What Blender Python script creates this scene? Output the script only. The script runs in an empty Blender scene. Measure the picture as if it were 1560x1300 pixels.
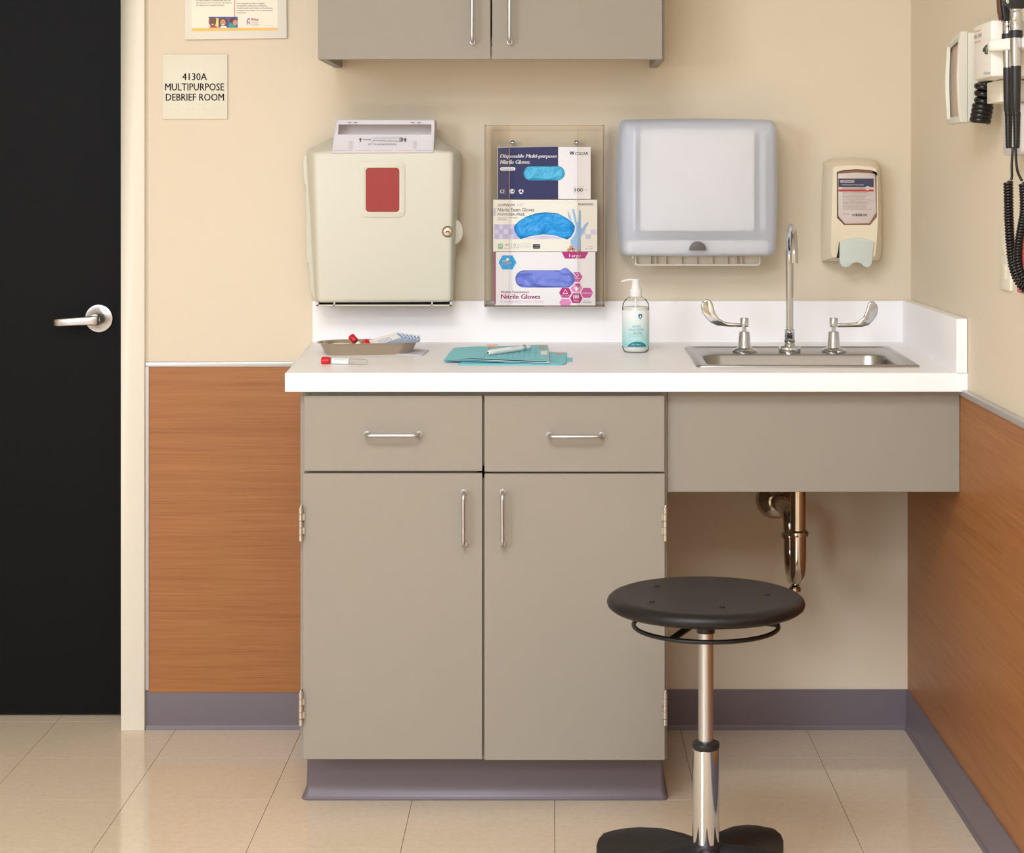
import bpy, bmesh, math, random
from mathutils import Vector, Matrix, noise
from mathutils.geometry import tessellate_polygon
random.seed(7)
C = bpy.context.scene
COL = C.collection
PI = math.pi

# ------------------------------------------------------------------ camera, world, lights, exposure
F, D, H, VX, VY = 2992.5, 4.75, 1.327, 842.0, 275.0     # focal length (px), distance to back wall, eye height, principal point
cam = bpy.data.cameras.new('camera'); camo = bpy.data.objects.new('camera', cam); COL.objects.link(camo)
camo.location = (0, -D, H); camo.rotation_euler = (PI/2, 0, 0)
cam.sensor_width = 36; cam.lens = F/1560*36; cam.clip_start = 0.05
cam.shift_x = -(VX-780)/1560; cam.shift_y = -(650-VY)/1560
C.camera = camo
w = bpy.data.worlds.new('world'); C.world = w; w.use_nodes = True
w.node_tree.nodes['Background'].inputs[0].default_value = (1, .95, .88, 1)
w.node_tree.nodes['Background'].inputs[1].default_value = 0.05
def area(name, loc, aim, sx, sy, power, col=(1, 1, 1)):
    l = bpy.data.lights.new(name, 'AREA'); l.shape = 'RECTANGLE'; l.size = sx; l.size_y = sy; l.energy = power; l.color = col
    o = bpy.data.objects.new(name, l); COL.objects.link(o); o.location = loc
    o.rotation_euler = (Vector(aim)-Vector(loc)).to_track_quat('-Z', 'Y').to_euler()
    return o
area('softbox_lamp', (-3.2, -5.9, 2.0), (0.4, 0, .9), 1.7, 1.7, 108, (.83, .965, 1.17))
area('overhead_fill', (-.5, -3.4, 2.70), (-.5, -3.4, 0), 1.2, 1.2, 72, (.91, .965, 1.06))  # added fill light from overhead, no ceiling fixture in view
area('overhead_fill', (-.6, -5.6, 2.70), (-.6, -5.6, 0), 1.2, 1.2, 72, (.91, .965, 1.06))  # second added overhead fill, behind the camera
vs = C.view_settings
vs.view_transform = 'Standard'; vs.look = 'None'; vs.gamma = 1; vs.exposure = 0.13; vs.use_curve_mapping = False

# ------------------------------------------------------------------ materials
def S(r, g, b):
    f = lambda c: (c/255/12.92 if c/255 <= .04045 else ((c/255+.055)/1.055)**2.4)
    return (f(r), f(g), f(b), 1)
def mat(name, col, rough=.5, metal=0, spec=.5, coat=0, trans=0, ior=1.45, bump=0, bscale=300, var=0, vscale=20, vstretch=(1, 1, 1), alpha=1):
    m = bpy.data.materials.new(name); m.use_nodes = True
    nt = m.node_tree; p = nt.nodes['Principled BSDF']
    p.inputs['Base Color'].default_value = col; p.inputs['Roughness'].default_value = rough
    p.inputs['Metallic'].default_value = metal; p.inputs['Specular IOR Level'].default_value = spec
    p.inputs['Coat Weight'].default_value = coat; p.inputs['Transmission Weight'].default_value = trans
    p.inputs['IOR'].default_value = ior
    if bump or var:
        tc = nt.nodes.new('ShaderNodeTexCoord'); mp = nt.nodes.new('ShaderNodeMapping')
        mp.inputs['Scale'].default_value = vstretch
        nt.links.new(tc.outputs['Object'], mp.inputs[0])
    if var:
        n = nt.nodes.new('ShaderNodeTexNoise'); n.inputs['Scale'].default_value = vscale; n.inputs['Detail'].default_value = 6
        nt.links.new(mp.outputs[0], n.inputs[0])
        mx = nt.nodes.new('ShaderNodeMix'); mx.data_type = 'RGBA'
        mx.inputs[6].default_value = tuple(c*(1-var) for c in col[:3])+(1,)
        mx.inputs[7].default_value = tuple(min(1, c*(1+var)) for c in col[:3])+(1,)
        nt.links.new(n.outputs[0], mx.inputs[0]); nt.links.new(mx.outputs[2], p.inputs['Base Color'])
    if bump:
        n2 = nt.nodes.new('ShaderNodeTexNoise'); n2.inputs['Scale'].default_value = bscale; n2.inputs['Detail'].default_value = 3
        nt.links.new(mp.outputs[0], n2.inputs[0])
        b = nt.nodes.new('ShaderNodeBump'); b.inputs['Strength'].default_value = bump; b.inputs['Distance'].default_value = .001
        nt.links.new(n2.outputs[0], b.inputs['Height']); nt.links.new(b.outputs[0], p.inputs['Normal'])
    return m
def wood(name, axis):
    m = mat(name, S(176, 117, 68), .42)
    nt = m.node_tree; p = nt.nodes['Principled BSDF']
    tc = nt.nodes.new('ShaderNodeTexCoord')
    def nz(scale, detail):
        mp = nt.nodes.new('ShaderNodeMapping'); mp.inputs['Scale'].default_value = scale
        nt.links.new(tc.outputs['Object'], mp.inputs[0])
        n = nt.nodes.new('ShaderNodeTexNoise'); n.inputs['Scale'].default_value = 1; n.inputs['Detail'].default_value = detail
        n.inputs['Roughness'].default_value = .65
        nt.links.new(mp.outputs[0], n.inputs[0]); return n
    fine = nz((5, 5, 520), 6); broad = nz((1.0, 1.0, 45), 3)
    r = nt.nodes.new('ShaderNodeValToRGB')
    e = r.color_ramp.elements
    e[0].position = .30; e[0].color = S(140, 82, 40); e[1].position = .72; e[1].color = S(184, 128, 76)
    k = e.new(.5); k.color = S(166, 108, 59)
    a = nt.nodes.new('ShaderNodeMath'); a.operation = 'MULTIPLY_ADD'; a.inputs[1].default_value = .3
    b2 = nt.nodes.new('ShaderNodeMath'); b2.operation = 'MULTIPLY'; b2.inputs[1].default_value = .7
    nt.links.new(fine.outputs[0], b2.inputs[0]); nt.links.new(broad.outputs[0], a.inputs[0]); nt.links.new(b2.outputs[0], a.inputs[2])
    nt.links.new(a.outputs[0], r.inputs[0]); nt.links.new(r.outputs[0], p.inputs['Base Color'])
    return m
def tile_mat(name):
    m = mat(name, S(206, 180, 150), .09, spec=.55)
    nt = m.node_tree; p = nt.nodes['Principled BSDF']
    tc = nt.nodes.new('ShaderNodeTexCoord'); oi = nt.nodes.new('ShaderNodeObjectInfo')
    ad = nt.nodes.new('ShaderNodeVectorMath'); ad.operation = 'ADD'
    sc = nt.nodes.new('ShaderNodeVectorMath'); sc.operation = 'SCALE'; sc.inputs[3].default_value = 1
    nt.links.new(oi.outputs['Location'], sc.inputs[0])
    mu = nt.nodes.new('ShaderNodeVectorMath'); mu.operation = 'SCALE'; mu.inputs[3].default_value = 37
    cx = nt.nodes.new('ShaderNodeCombineXYZ')
    nt.links.new(oi.outputs['Random'], cx.inputs[2]); nt.links.new(cx.outputs[0], mu.inputs[0])
    nt.links.new(tc.outputs['Object'], ad.inputs[0]); nt.links.new(mu.outputs[0], ad.inputs[1])
    def nz(scale, detail):
        mp = nt.nodes.new('ShaderNodeMapping'); mp.inputs['Scale'].default_value = scale
        nt.links.new(ad.outputs[0], mp.inputs[0])
        n = nt.nodes.new('ShaderNodeTexNoise'); n.inputs['Scale'].default_value = 1; n.inputs['Detail'].default_value = detail
        n.inputs['Roughness'].default_value = .6
        nt.links.new(mp.outputs[0], n.inputs[0]); return n
    a = nz((75, 75, 1), 4); b = nz((330, 330, 1), 3)
    mx = nt.nodes.new('ShaderNodeMath'); mx.operation = 'MULTIPLY_ADD'; mx.inputs[1].default_value = .55
    h = nt.nodes.new('ShaderNodeMath'); h.operation = 'MULTIPLY'; h.inputs[1].default_value = .45
    nt.links.new(b.outputs[0], h.inputs[0]); nt.links.new(a.outputs[0], mx.inputs[0]); nt.links.new(h.outputs[0], mx.inputs[2])
    r = nt.nodes.new('ShaderNodeValToRGB'); e = r.color_ramp.elements
    e[0].position = .34; e[0].color = S(222, 202, 174); e[1].position = .66; e[1].color = S(234, 216, 191)
    nt.links.new(mx.outputs[0], r.inputs[0])
    nt.links.new(r.outputs[0], p.inputs['Base Color'])
    return m
def clear(name, tint=(.97, .95, .92), ior=1.3, rough=.02):
    m = bpy.data.materials.new(name); m.use_nodes = True; nt = m.node_tree; nt.nodes.clear()
    out = nt.nodes.new('ShaderNodeOutputMaterial'); t = nt.nodes.new('ShaderNodeBsdfTransparent'); g = nt.nodes.new('ShaderNodeBsdfGlossy')
    t.inputs[0].default_value = tint+(1,); g.inputs['Roughness'].default_value = rough
    fr = nt.nodes.new('ShaderNodeFresnel'); fr.inputs[0].default_value = ior
    mx = nt.nodes.new('ShaderNodeMixShader'); nt.links.new(fr.outputs[0], mx.inputs[0])
    nt.links.new(t.outputs[0], mx.inputs[1]); nt.links.new(g.outputs[0], mx.inputs[2]); nt.links.new(mx.outputs[0], out.inputs[0])
    return m
def milky(name, col, see=.4, rough=.35, tcol=(1, 1, 1)):
    m = bpy.data.materials.new(name); m.use_nodes = True; nt = m.node_tree; nt.nodes.clear()
    out = nt.nodes.new('ShaderNodeOutputMaterial')
    p = nt.nodes.new('ShaderNodeBsdfPrincipled'); p.inputs['Base Color'].default_value = col; p.inputs['Roughness'].default_value = .3
    tl = nt.nodes.new('ShaderNodeBsdfTranslucent'); tl.inputs[0].default_value = col
    rf = nt.nodes.new('ShaderNodeBsdfRefraction'); rf.inputs['Roughness'].default_value = rough; rf.inputs['IOR'].default_value = 1.04
    rf.inputs[0].default_value = tcol+(1,)
    a = nt.nodes.new('ShaderNodeMixShader'); a.inputs[0].default_value = .35
    nt.links.new(p.outputs[0], a.inputs[1]); nt.links.new(tl.outputs[0], a.inputs[2])
    b = nt.nodes.new('ShaderNodeMixShader'); b.inputs[0].default_value = see
    nt.links.new(a.outputs[0], b.inputs[1]); nt.links.new(rf.outputs[0], b.inputs[2]); nt.links.new(b.outputs[0], out.inputs[0])
    return m

M = {}
M['paint'] = mat('wall_paint', S(226, 212, 188), .55, spec=.3, bump=.05, bscale=500)
M['jamb'] = mat('jamb_paint', S(234, 227, 210), .4)
M['ceil'] = mat('ceiling_paint', S(228, 222, 212), .8)
M['far'] = mat('far_wall_paint', S(218, 205, 178), .7)
M['black_door'] = mat('door_paint', S(16, 16, 17), .5, spec=.12)
M['wood'] = wood('wood_laminate', 'x')
M['tile'] = tile_mat('floor_tile'); M['grout'] = mat('joint', S(120, 92, 68), .8)
M['rubber'] = mat('cove_rubber', S(114, 104, 110), .33, spec=.5)
M['alu'] = mat('trim_aluminium', S(200, 196, 194), .35, metal=.35)
M['lam'] = mat('cabinet_laminate', S(155, 147, 134), .5, spec=.35, var=.015, vscale=8)
M['lam_dark'] = mat('cabinet_inside', S(120, 108, 95), .6)
M['counter'] = mat('solid_surface', S(253, 250, 249), .35, spec=.4)
M['steel'] = mat('brushed_steel', S(160, 157, 153), .28, metal=1)
M['chrome'] = mat('chrome', S(204, 207, 212), .07, metal=1)
M['nickel'] = mat('worn_chrome', S(200, 190, 178), .14, metal=1, var=.12, vscale=40)
M['satin'] = mat('satin_metal', S(198, 200, 204), .3, metal=1)
M['hinge'] = mat('hinge_metal', S(205, 198, 186), .35, metal=.8)
M['ivory'] = mat('ivory_plastic', S(214, 211, 194), .35)
M['cream'] = mat('cream_plastic', S(238, 225, 198), .38)
M['beige'] = mat('beige_plastic', S(240, 230, 212), .35)
M['white'] = mat('white_plastic', S(244, 243, 240), .35)
M['card'] = mat('white_card', S(240, 238, 240), .5)
M['cardcream'] = mat('ivory_card', S(240, 237, 226), .5)
M['paper'] = mat('white_paper', S(244, 242, 238), .8)
M['tray'] = mat('tray_steel', S(190, 176, 158), .32, metal=.85)
M['black'] = mat('black_plastic', S(30, 29, 29), .4)
M['softblack'] = mat('black_urethane', S(23, 20, 19), .42, spec=.4, bump=.06, bscale=900)
M['blackmetal'] = mat('black_metal', S(26, 25, 26), .35)
M['base'] = mat('black_nylon', S(28, 26, 26), .5, bump=.1, bscale=500)
M['coil'] = mat('black_cord', S(24, 21, 20), .25)
M['red_glass'] = mat('red_plastic', S(158, 48, 52), .25, trans=.0, coat=.5)
M['red_cap'] = mat('red_cap', S(206, 22, 36), .35)
M['red'] = mat('red_box', S(206, 60, 54), .4)
M['teal'] = mat('teal_card', S(136, 214, 224), .6)
M['teal_dark'] = mat('teal_inside', S(70, 150, 165), .7)
M['clear'] = clear('clear_acrylic', (.985, .975, .962))
M['edge'] = mat('acrylic_edge', S(186, 160, 142), .15)
M['bottle'] = clear('clear_bottle', (.97, .975, .97), 1.06, .05)
M['pane'] = clear('clear_window', (.975, .96, .95), 1.2)
M['liquid'] = mat('clear_gel', S(224, 226, 218), .2)
M['lid'] = milky('frosted_lid', S(245, 242, 246), .22, .2)
M['cover'] = milky('milky_cover', S(240, 243, 251), .40, .2)
M['house'] = mat('dispenser_back', S(222, 231, 246), .5)
M['grey'] = mat('grey_plastic', S(205, 200, 194), .4)
M['soapbag'] = mat('soap_refill', S(232, 222, 216), .35); M['green'] = mat('pale_green_plastic', S(211, 220, 210), .4)
M['button'] = mat('grey_button', S(98, 92, 92), .4); M['unit'] = mat('unit_plastic', S(236, 230, 218), .4); M['mat_board'] = mat('cream_board', S(232, 227, 214), .5); M['recess'] = mat('recess_brown', S(150, 112, 92), .6); M['dark'] = mat('dark_void', S(40, 34, 30), .8)
M['glove1'] = mat('sky_nitrile', S(84, 190, 232), .45); M['glove2'] = mat('blue_nitrile', S(40, 160, 236), .42); M['glove3'] = mat('violet_nitrile', S(120, 138, 226), .45)
for n, c in dict(navy=(32, 36, 92), ink=(34, 32, 40), inkgrey=(120, 116, 118), lav=(190, 184, 222), lav2=(214, 210, 234), palelav=(206, 202, 224), mag=(186, 26, 126), mag2=(206, 80, 158),
                 pink=(228, 140, 196), packblue=(140, 172, 218), palepink=(226, 192, 212), cyan=(20, 164, 226), pgreen=(120, 190, 112), blueink=(70, 92, 160), pwhite=(244, 243, 246),
                 yellow=(248, 200, 110), sheet=(246, 239, 220), redink=(206, 70, 62), skin1=(120, 82, 60), skin2=(206, 150, 120), hair=(92, 58, 40), tealp=(60, 160, 150),
                 pyellow=(240, 226, 120), dteal=(20, 130, 146), lteal=(84, 160, 168), skyblue=(150, 190, 228), orange=(236, 176, 84), pinktab=(232, 170, 160), soapnavy=(70, 74, 104),
                 sign=(229, 224, 204), signink=(40, 36, 32), greyline=(150, 146, 146), medgreen=(110, 180, 130), teline=(70, 130, 140), dial=(198, 172, 150), lidgrey=(200, 192, 190)).items():
    M[n] = mat('print_'+n, S(*c), .5)

# ------------------------------------------------------------------ geometry helpers
class B:
    def __init__(s): s.v = []; s.f = []
    def add(s, vs, fs):
        k = len(s.v); s.v += [Vector(v) for v in vs]; s.f += [tuple(i+k for i in f) for f in fs]; return s
    def box(s, x0, x1, y0, y1, z0, z1):
        return s.add([(x0, y0, z0), (x1, y0, z0), (x1, y1, z0), (x0, y1, z0), (x0, y0, z1), (x1, y0, z1), (x1, y1, z1), (x0, y1, z1)],
                     [(0, 3, 2, 1), (4, 5, 6, 7), (0, 1, 5, 4), (1, 2, 6, 5), (2, 3, 7, 6), (3, 0, 4, 7)])
    def loft(s, loops, c0=True, c1=True, closed=True):
        n = len(loops[0]); vs = [p for l in loops for p in l]; fs = []
        for i in range(len(loops)-1):
            for j in range(n if closed else n-1):
                a = i*n+j; b = i*n+(j+1) % n
                fs.append((a, b, b+n, a+n))
        if c0: fs.append(tuple(reversed(range(n))))
        if c1: fs.append(tuple(range((len(loops)-1)*n, len(loops)*n)))
        return s.add(vs, fs)
    def tube(s, pts, r, seg=10, closed=False, flat=1.0):
        pts = [Vector(p) for p in pts]; n = len(pts); rs = r if isinstance(r, (list, tuple)) else [r]*n
        loops = []; up = None
        for i, p in enumerate(pts):
            if closed: t = pts[(i+1) % n]-pts[i-1]
            else: t = pts[min(i+1, n-1)]-pts[max(i-1, 0)]
            t.normalize()
            if up is None:
                a = Vector((0, 0, 1)) if abs(t.z) < .9 else Vector((1, 0, 0))
                up = (a-t*a.dot(t)).normalized()
            else: up = (up-t*up.dot(t)).normalized()
            sd = t.cross(up)
            loops.append([p+(sd*math.cos(2*PI*k/seg)+up*math.sin(2*PI*k/seg)*flat)*rs[i] for k in range(seg)])
        if closed: loops.append(loops[0]); return s.loft(loops, False, False)
        return s.loft(loops)
    def lathe(s, prof, c=(0, 0, 0), axis=(0, 0, 1), seg=24):
        c = Vector(c); ax = Vector(axis).normalized()
        a = Vector((1, 0, 0)) if abs(ax.x) < .9 else Vector((0, 1, 0))
        u = (a-ax*a.dot(ax)).normalized(); v = ax.cross(u)
        return s.loft([[c+ax*h+(u*math.cos(2*PI*k/seg)+v*math.sin(2*PI*k/seg))*max(r, 1e-5) for k in range(seg)] for r, h in prof])
    def cyl(s, a, b, r, r2=None, seg=16):
        a = Vector(a); b = Vector(b); return s.lathe([(r, 0), (r if r2 is None else r2, (b-a).length)], a, b-a, seg)
    def plate(s, outer, holes, f, t):
        loops = [outer]+list(holes); P = [q for r in loops for q in r]; n = len(P)
        fs = [tuple(t) for t in tessellate_polygon([[Vector((u, v, 0)) for u, v in r] for r in loops])]
        rings = []; k = 0
        for r in loops: rings.append(list(range(k, k+len(r)))); k += len(r)
        allv = [f(u, v, 0) for u, v in P]+[f(u, v, t) for u, v in P]
        faces = [fc for fc in fs]+[tuple(i+n for i in reversed(fc)) for fc in fs]
        for vs in rings:
            for i in range(len(vs)):
                a, b = vs[i-1], vs[i]; faces.append((a, b, b+n, a+n))
        return s.add(allv, faces)
    def poly(s, pts): return s.add(pts, [tuple(range(len(pts)))])
    def xz(s, pts, y0, y1):
        return s.loft([[(x, y0, z) for x, z in pts], [(x, y1, z) for x, z in pts]])
    def xform(s, mtx, start=0):
        for i in range(start, len(s.v)): s.v[i] = mtx @ s.v[i]
        return s

def rr(cx, cz, hw, hh, r, n=5):
    out = []
    for ox, oz, a in ((1, 1, 0), (-1, 1, 90), (-1, -1, 180), (1, -1, 270)):
        for k in range(n+1):
            t = math.radians(a+90*k/n)
            out.append((cx+ox*(hw-r)+r*math.cos(t), cz+oz*(hh-r)+r*math.sin(t)))
    return out
def spline(pts, n=8):
    P = [Vector(p) for p in pts]; P = [P[0]*2-P[1]]+P+[P[-1]*2-P[-2]]; out = []
    for i in range(1, len(P)-2):
        for k in range(n):
            t = k/n; a, b, c, d = P[i-1:i+3]
            out.append(.5*((2*b)+(c-a)*t+(2*a-5*b+4*c-d)*t*t+(3*b-a-3*c+d)*t**3))
    return out+[P[-2]]
OFF = {}
def finish(me, smooth, bevel, bseg):
    bm = bmesh.new(); bm.from_mesh(me)
    bmesh.ops.remove_doubles(bm, verts=bm.verts, dist=1e-6)
    bmesh.ops.dissolve_degenerate(bm, dist=1e-7, edges=bm.edges[:])
    if len(bm.faces) and smooth is not None: bmesh.ops.recalc_face_normals(bm, faces=bm.faces)
    if bevel:
        es = [e for e in bm.edges if len(e.link_faces) == 2 and e.calc_face_angle(0) > math.radians(28)]
        bmesh.ops.bevel(bm, geom=es, offset=bevel, segments=bseg, profile=.5, affect='EDGES', clamp_overlap=True)
    bm.to_mesh(me); bm.free()
    if smooth:
        me.shade_smooth(); me.set_sharp_from_angle(angle=math.radians(smooth))
def obj(name, b, m, parent=None, smooth=35, bevel=0, bseg=2, loc=(0, 0, 0), label=None):
    off = OFF[parent.name] if parent else Vector(loc)
    me = bpy.data.meshes.new(name); me.from_pydata([tuple(v-off) for v in b.v], [], b.f); me.update()
    finish(me, smooth, bevel, bseg)
    me.materials.append(M[m])
    o = bpy.data.objects.new(name, me); COL.objects.link(o); OFF[o.name] = off
    if parent: o.parent = parent
    else: o.location = loc
    if label: o['label'] = label
    return o
def tag(o, label, cat, group=None):
    o['label'] = label; o['category'] = cat
    if group: o['group'] = group
    return o
def thing(name, loc, label, cat, group=None):
    o = bpy.data.objects.new(name, None); o.empty_display_size = .05; COL.objects.link(o); o.location = loc; OFF[o.name] = Vector(loc)
    return tag(o, label, cat, group)
def struct(name, b, m, parent=None, **k):
    o = obj(name, b, m, parent, **k)
    if not parent: o['kind'] = 'structure'
    return o
def sc(y): return F/(D+y)
def X(px, y): return (px-VX)/sc(y)
def Z(py, y): return H-(py-VY)/sc(y)
def W(px, py, y): return Vector((X(px, y), y, Z(py, y)))
def pts(l, y, k=1, ox=0, oy=0): return [(X(ox+a*k, y), Z(oy+b*k, y)) for a, b in l]
CT0, CTK = .9386, .0219                                   # counter top falls a few millimetres towards its front
def ct(y): return CT0+CTK*y
def on_counter(px, py, up=0):                             # point of the counter top (plus a height) along a sight line
    a = (py-VY)/F; y = (H-CT0-up-a*D)/(a+CTK); return Vector((X(px, y), y, ct(y)+up))
TC = {}
def text(b, s, u0, u1, v0, v1, f, shear=0, bold=0):
    """letters filling the box u0..u1, v0..v1 of a surface; f maps (u, v) to a point"""
    key = (s, shear)
    if key not in TC:
        cu = bpy.data.curves.new('t', 'FONT'); cu.body = s; cu.shear = shear; cu.resolution_u = 2
        o = bpy.data.objects.new('t', cu); COL.objects.link(o)
        me = bpy.data.meshes.new_from_object(o.evaluated_get(bpy.context.evaluated_depsgraph_get()))
        TC[key] = ([(v.co.x, v.co.y) for v in me.vertices], [tuple(p.vertices) for p in me.polygons])
        bpy.data.objects.remove(o); bpy.data.curves.remove(cu); bpy.data.meshes.remove(me)
    vs, fs = TC[key]
    if not vs: return
    a0, a1 = min(v[0] for v in vs), max(v[0] for v in vs); b0, b1 = min(v[1] for v in vs), max(v[1] for v in vs)
    e = bold*(v1-v0)*2.2
    for k in ((-1, 1) if bold else (0,)):
        b.add([f(u0+abs(e)+(u-a0)/(a1-a0)*(u1-u0-2*abs(e))+e*k, v0+(v-b0)/(b1-b0)*(v1-v0)) for u, v in vs], fs)
class Print:
    """flat print on a plane y = const, in picture-plane millimetres of one crop; one part per ink"""
    def __init__(s, parent, y, k=1, ox=0, oy=0): s.p = parent; s.y = y; s.k = k; s.ox = ox; s.oy = oy; s.d = {}; s.n = {}
    def c(s, a, b, lay=0): return W(s.ox+a*s.k, s.oy+b*s.k, s.y-.0002*lay)
    def g(s, ink, nm='print'): return s.d.setdefault((ink, nm), B())
    def poly(s, ink, l, lay=0): s.g(ink).poly([s.c(a, b, lay) for a, b in reversed(l)])
    def rect(s, ink, a0, a1, b0, b1, lay=0): s.poly(ink, [(a0, b0), (a1, b0), (a1, b1), (a0, b1)], lay)
    def ell(s, ink, ca, cb, ra, rb, lay=0, n=20): s.poly(ink, [(ca+ra*math.cos(2*PI*i/n), cb+rb*math.sin(2*PI*i/n)) for i in range(n)], lay)
    def rrect(s, ink, a0, a1, b0, b1, r, lay=0): s.poly(ink, rr((a0+a1)/2, (b0+b1)/2, (a1-a0)/2, (b1-b0)/2, r), lay)
    def ring(s, ink, ca, cb, r, wd, lay=0, n=20):
        for i in range(n):
            t0, t1 = 2*PI*i/n, 2*PI*(i+1)/n
            s.poly(ink, [(ca+q*math.cos(t), cb+q*math.sin(t)) for q, t in ((r, t0), (r, t1), (r-wd, t1), (r-wd, t0))], lay)
    def txt(s, ink, t, a0, a1, b0, b1, lay=1, shear=0, bold=0): text(s.g(ink, 'lettering'), t, a0, a1, -b1, -b0, lambda u, v: s.c(u, -v, lay), shear, bold)
    def done(s, name='print'):
        for (ink, nm), b in s.d.items():
            for q in pieces(b): obj(nm, q, ink, s.p, smooth=None)
def pieces(b):
    n = len(b.v); par = list(range(n))
    def find(i):
        while par[i] != i: par[i] = par[par[i]]; i = par[i]
        return i
    for f in b.f:
        for i in f[1:]: par[find(i)] = find(f[0])
    g = {}
    for i in range(n): g.setdefault(find(i), []).append(i)
    isl = []
    for k, ids in g.items():
        lo = [min(b.v[i][a] for i in ids) for a in range(3)]; hi = [max(b.v[i][a] for i in ids) for a in range(3)]
        isl.append((k, lo, hi, max(h-l for h, l in zip(hi, lo))))
    grp = list(range(len(isl)))
    def gf(i):
        while grp[i] != i: i = grp[i]
        return i
    for i in range(len(isl)):
        for j in range(i):
            gap = math.sqrt(sum(max(0, isl[i][1][a]-isl[j][2][a], isl[j][1][a]-isl[i][2][a])**2 for a in range(3)))
            if gap <= max(.018, .45*max(isl[i][3], isl[j][3])): grp[gf(i)] = gf(j)
    where = {isl[i][0]: gf(i) for i in range(len(isl))}; out = {}; mp = {}
    for f in b.f:
        w_ = where[find(f[0])]; q = out.setdefault(w_, B())
        for i in f:
            if (w_, i) not in mp: mp[(w_, i)] = len(q.v); q.v.append(b.v[i])
        q.f.append(tuple(mp[(w_, i)] for i in f))
    return list(out.values())
# ------------------------------------------------------------------ room
RW, LW, FW, CH = .866, -3.6, -8.0, 2.75                    # right wall, left wall, wall behind the camera, ceiling
DX0, DX1 = -1.95, -1.041                                    # door opening
struct('wall_back', B().box(DX1+.004, RW+.1, 0, .14, 0, CH).box(LW-.1, DX0-.004, 0, .14, 0, CH).box(DX0-.004, DX1+.004, 0, .14, 2.14, CH), 'paint', smooth=None)
struct('wall_right', B().box(RW, RW+.1, FW, 0, 0, CH), 'paint', smooth=None)
struct('wall_left', B().box(LW-.1, LW, FW, 0, 0, CH), 'far', smooth=None)
struct('wall_front', B().box(LW-.1, RW+.1, FW-.1, FW, 0, CH), 'far', smooth=None)
struct('ceiling', B().box(LW-.1, RW+.1, FW-.1, .14, CH, CH+.1), 'ceil', smooth=None)
floor = struct('floor', B().box(LW-.1, RW+.1, FW-.1, .5, -.1, -.004), 'grout', smooth=None)
T, SX, SY = .3048, .004, -.544
def tile_b(x, y):
    g = .0006; return B().box(x+g, x+T-g, y+g, y+T-g, -.004, 0)
tm = None; rest = B()
for i in range(-13, 4):
    for j in range(-26, 4):
        x, y = SX+i*T, SY+j*T
        if x > RW or x+T < LW-.05 or y > .45: continue
        if x > -2.2 and y > -2.7:
            if tm is None:
                t = obj('tile', tile_b(0, 0), 'tile', floor, smooth=None); tm = t.data
            else:
                t = bpy.data.objects.new('tile', tm); COL.objects.link(t); t.parent = floor
            t.location = (x, y, 0)
        elif y+T > FW: rest.box(x+.0006, x+T-.0006, y+.0006, y+T-.0006, -.004, 0)
o = obj('tile', rest, 'tile', floor, smooth=None); o['kind'] = 'stuff'
# door, frame
jamb = B()
for x0, x1 in ((DX1, -.984), (DX0-.057, DX0)): jamb.box(x0, x1, -.016, .112, 0, 2.197)
jamb.box(DX0, DX1, -.016, .112, 2.14, 2.197)
struct('trim_1', jamb, 'jamb', bevel=.0015)
door = struct('door_1', B().box(DX0-.01, DX1+.01, .114, .158, .006, 2.15), 'black_door', smooth=None)
dy = .114; hc = W(151.5, 485, dy)
rose = obj('door_handle', B().lathe([(.035, 0), (.035, .004), (.0335, .007), (.017, .010), (.015, .012), (.0125, .014), (.0125, .05)], hc, (0, -1, 0), 40), 'satin', door, label='satin metal lever handle on the black door')
yl = dy-.052
lv = B()
def lever_loop(px, pt, pb, y, th):
    xs = X(px, y); a, b = Z(pt, y), Z(pb, y); m_ = (a+b)/2; h_ = (a-b)/2
    return [(xs, y+th*math.copysign(abs(math.cos(t))**.6, math.cos(t)), m_+h_*math.copysign(abs(math.sin(t))**.35, math.sin(t))) for t in [2*PI*k/20 for k in range(20)]]
lv.loft([lever_loop(151, 478, 495, yl, .007), lever_loop(148, 481, 496, yl-.004, .008), lever_loop(140, 482, 495.5, yl-.008, .006), lever_loop(112, 484, 496.5, yl-.009, .006), lever_loop(90, 485.4, 497.6, yl-.009, .006), lever_loop(84, 486, 497, yl-.004, .006), lever_loop(81, 487, 496, yl+.006, .005)])
obj('lever', lv, 'satin', rose, smooth=50)
# wood wainscot, trims, cove bases
wl = X(228, 0); zt = .8765
WT = .0075
tw = struct('trim_2', B().box(-.984, -.585, -.009, -.0, zt, zt+.012).box(-.984, wl, -.009, 0, .095, zt), 'alu', bevel=.002)
obj('wood_panel', B().box(wl, -.5335, -.006, 0, .09, zt), 'wood', tw, smooth=None, label='wood laminate wainscot panel left of the base cabinet')
tw = struct('trim_3', B().box(.853, RW, FW, -.58, .876, .890), 'alu', bevel=.002)
obj('wood_panel', B().box(.858, RW, FW, -.0, .09, .878), 'wood', tw, smooth=None, label='wood laminate wainscot panel along the right wall')
PRO = [(0, .0965), (.0035, .0965), (.004, .095), (.004, .016), (.0046, .0125), (.0066, .0108), (.0074, .0085), (.0082, .003), (.0088, .0015), (.0088, 0), (0, 0)]
def cove_x(x0, x1, yb): return B().loft([[(x0, yb-d, z) for d, z in PRO], [(x1, yb-d, z) for d, z in PRO]])
struct('baseboard_left', cove_x(-.983, -.5335, 0), 'rubber')
struct('baseboard_back', cove_x(.10, .8545, 0), 'rubber')
struct('baseboard_right', B().loft([[(.858-d, FW, z) for d, z in PRO], [(.858-d, -.001, z) for d, z in PRO]]), 'rubber')

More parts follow.
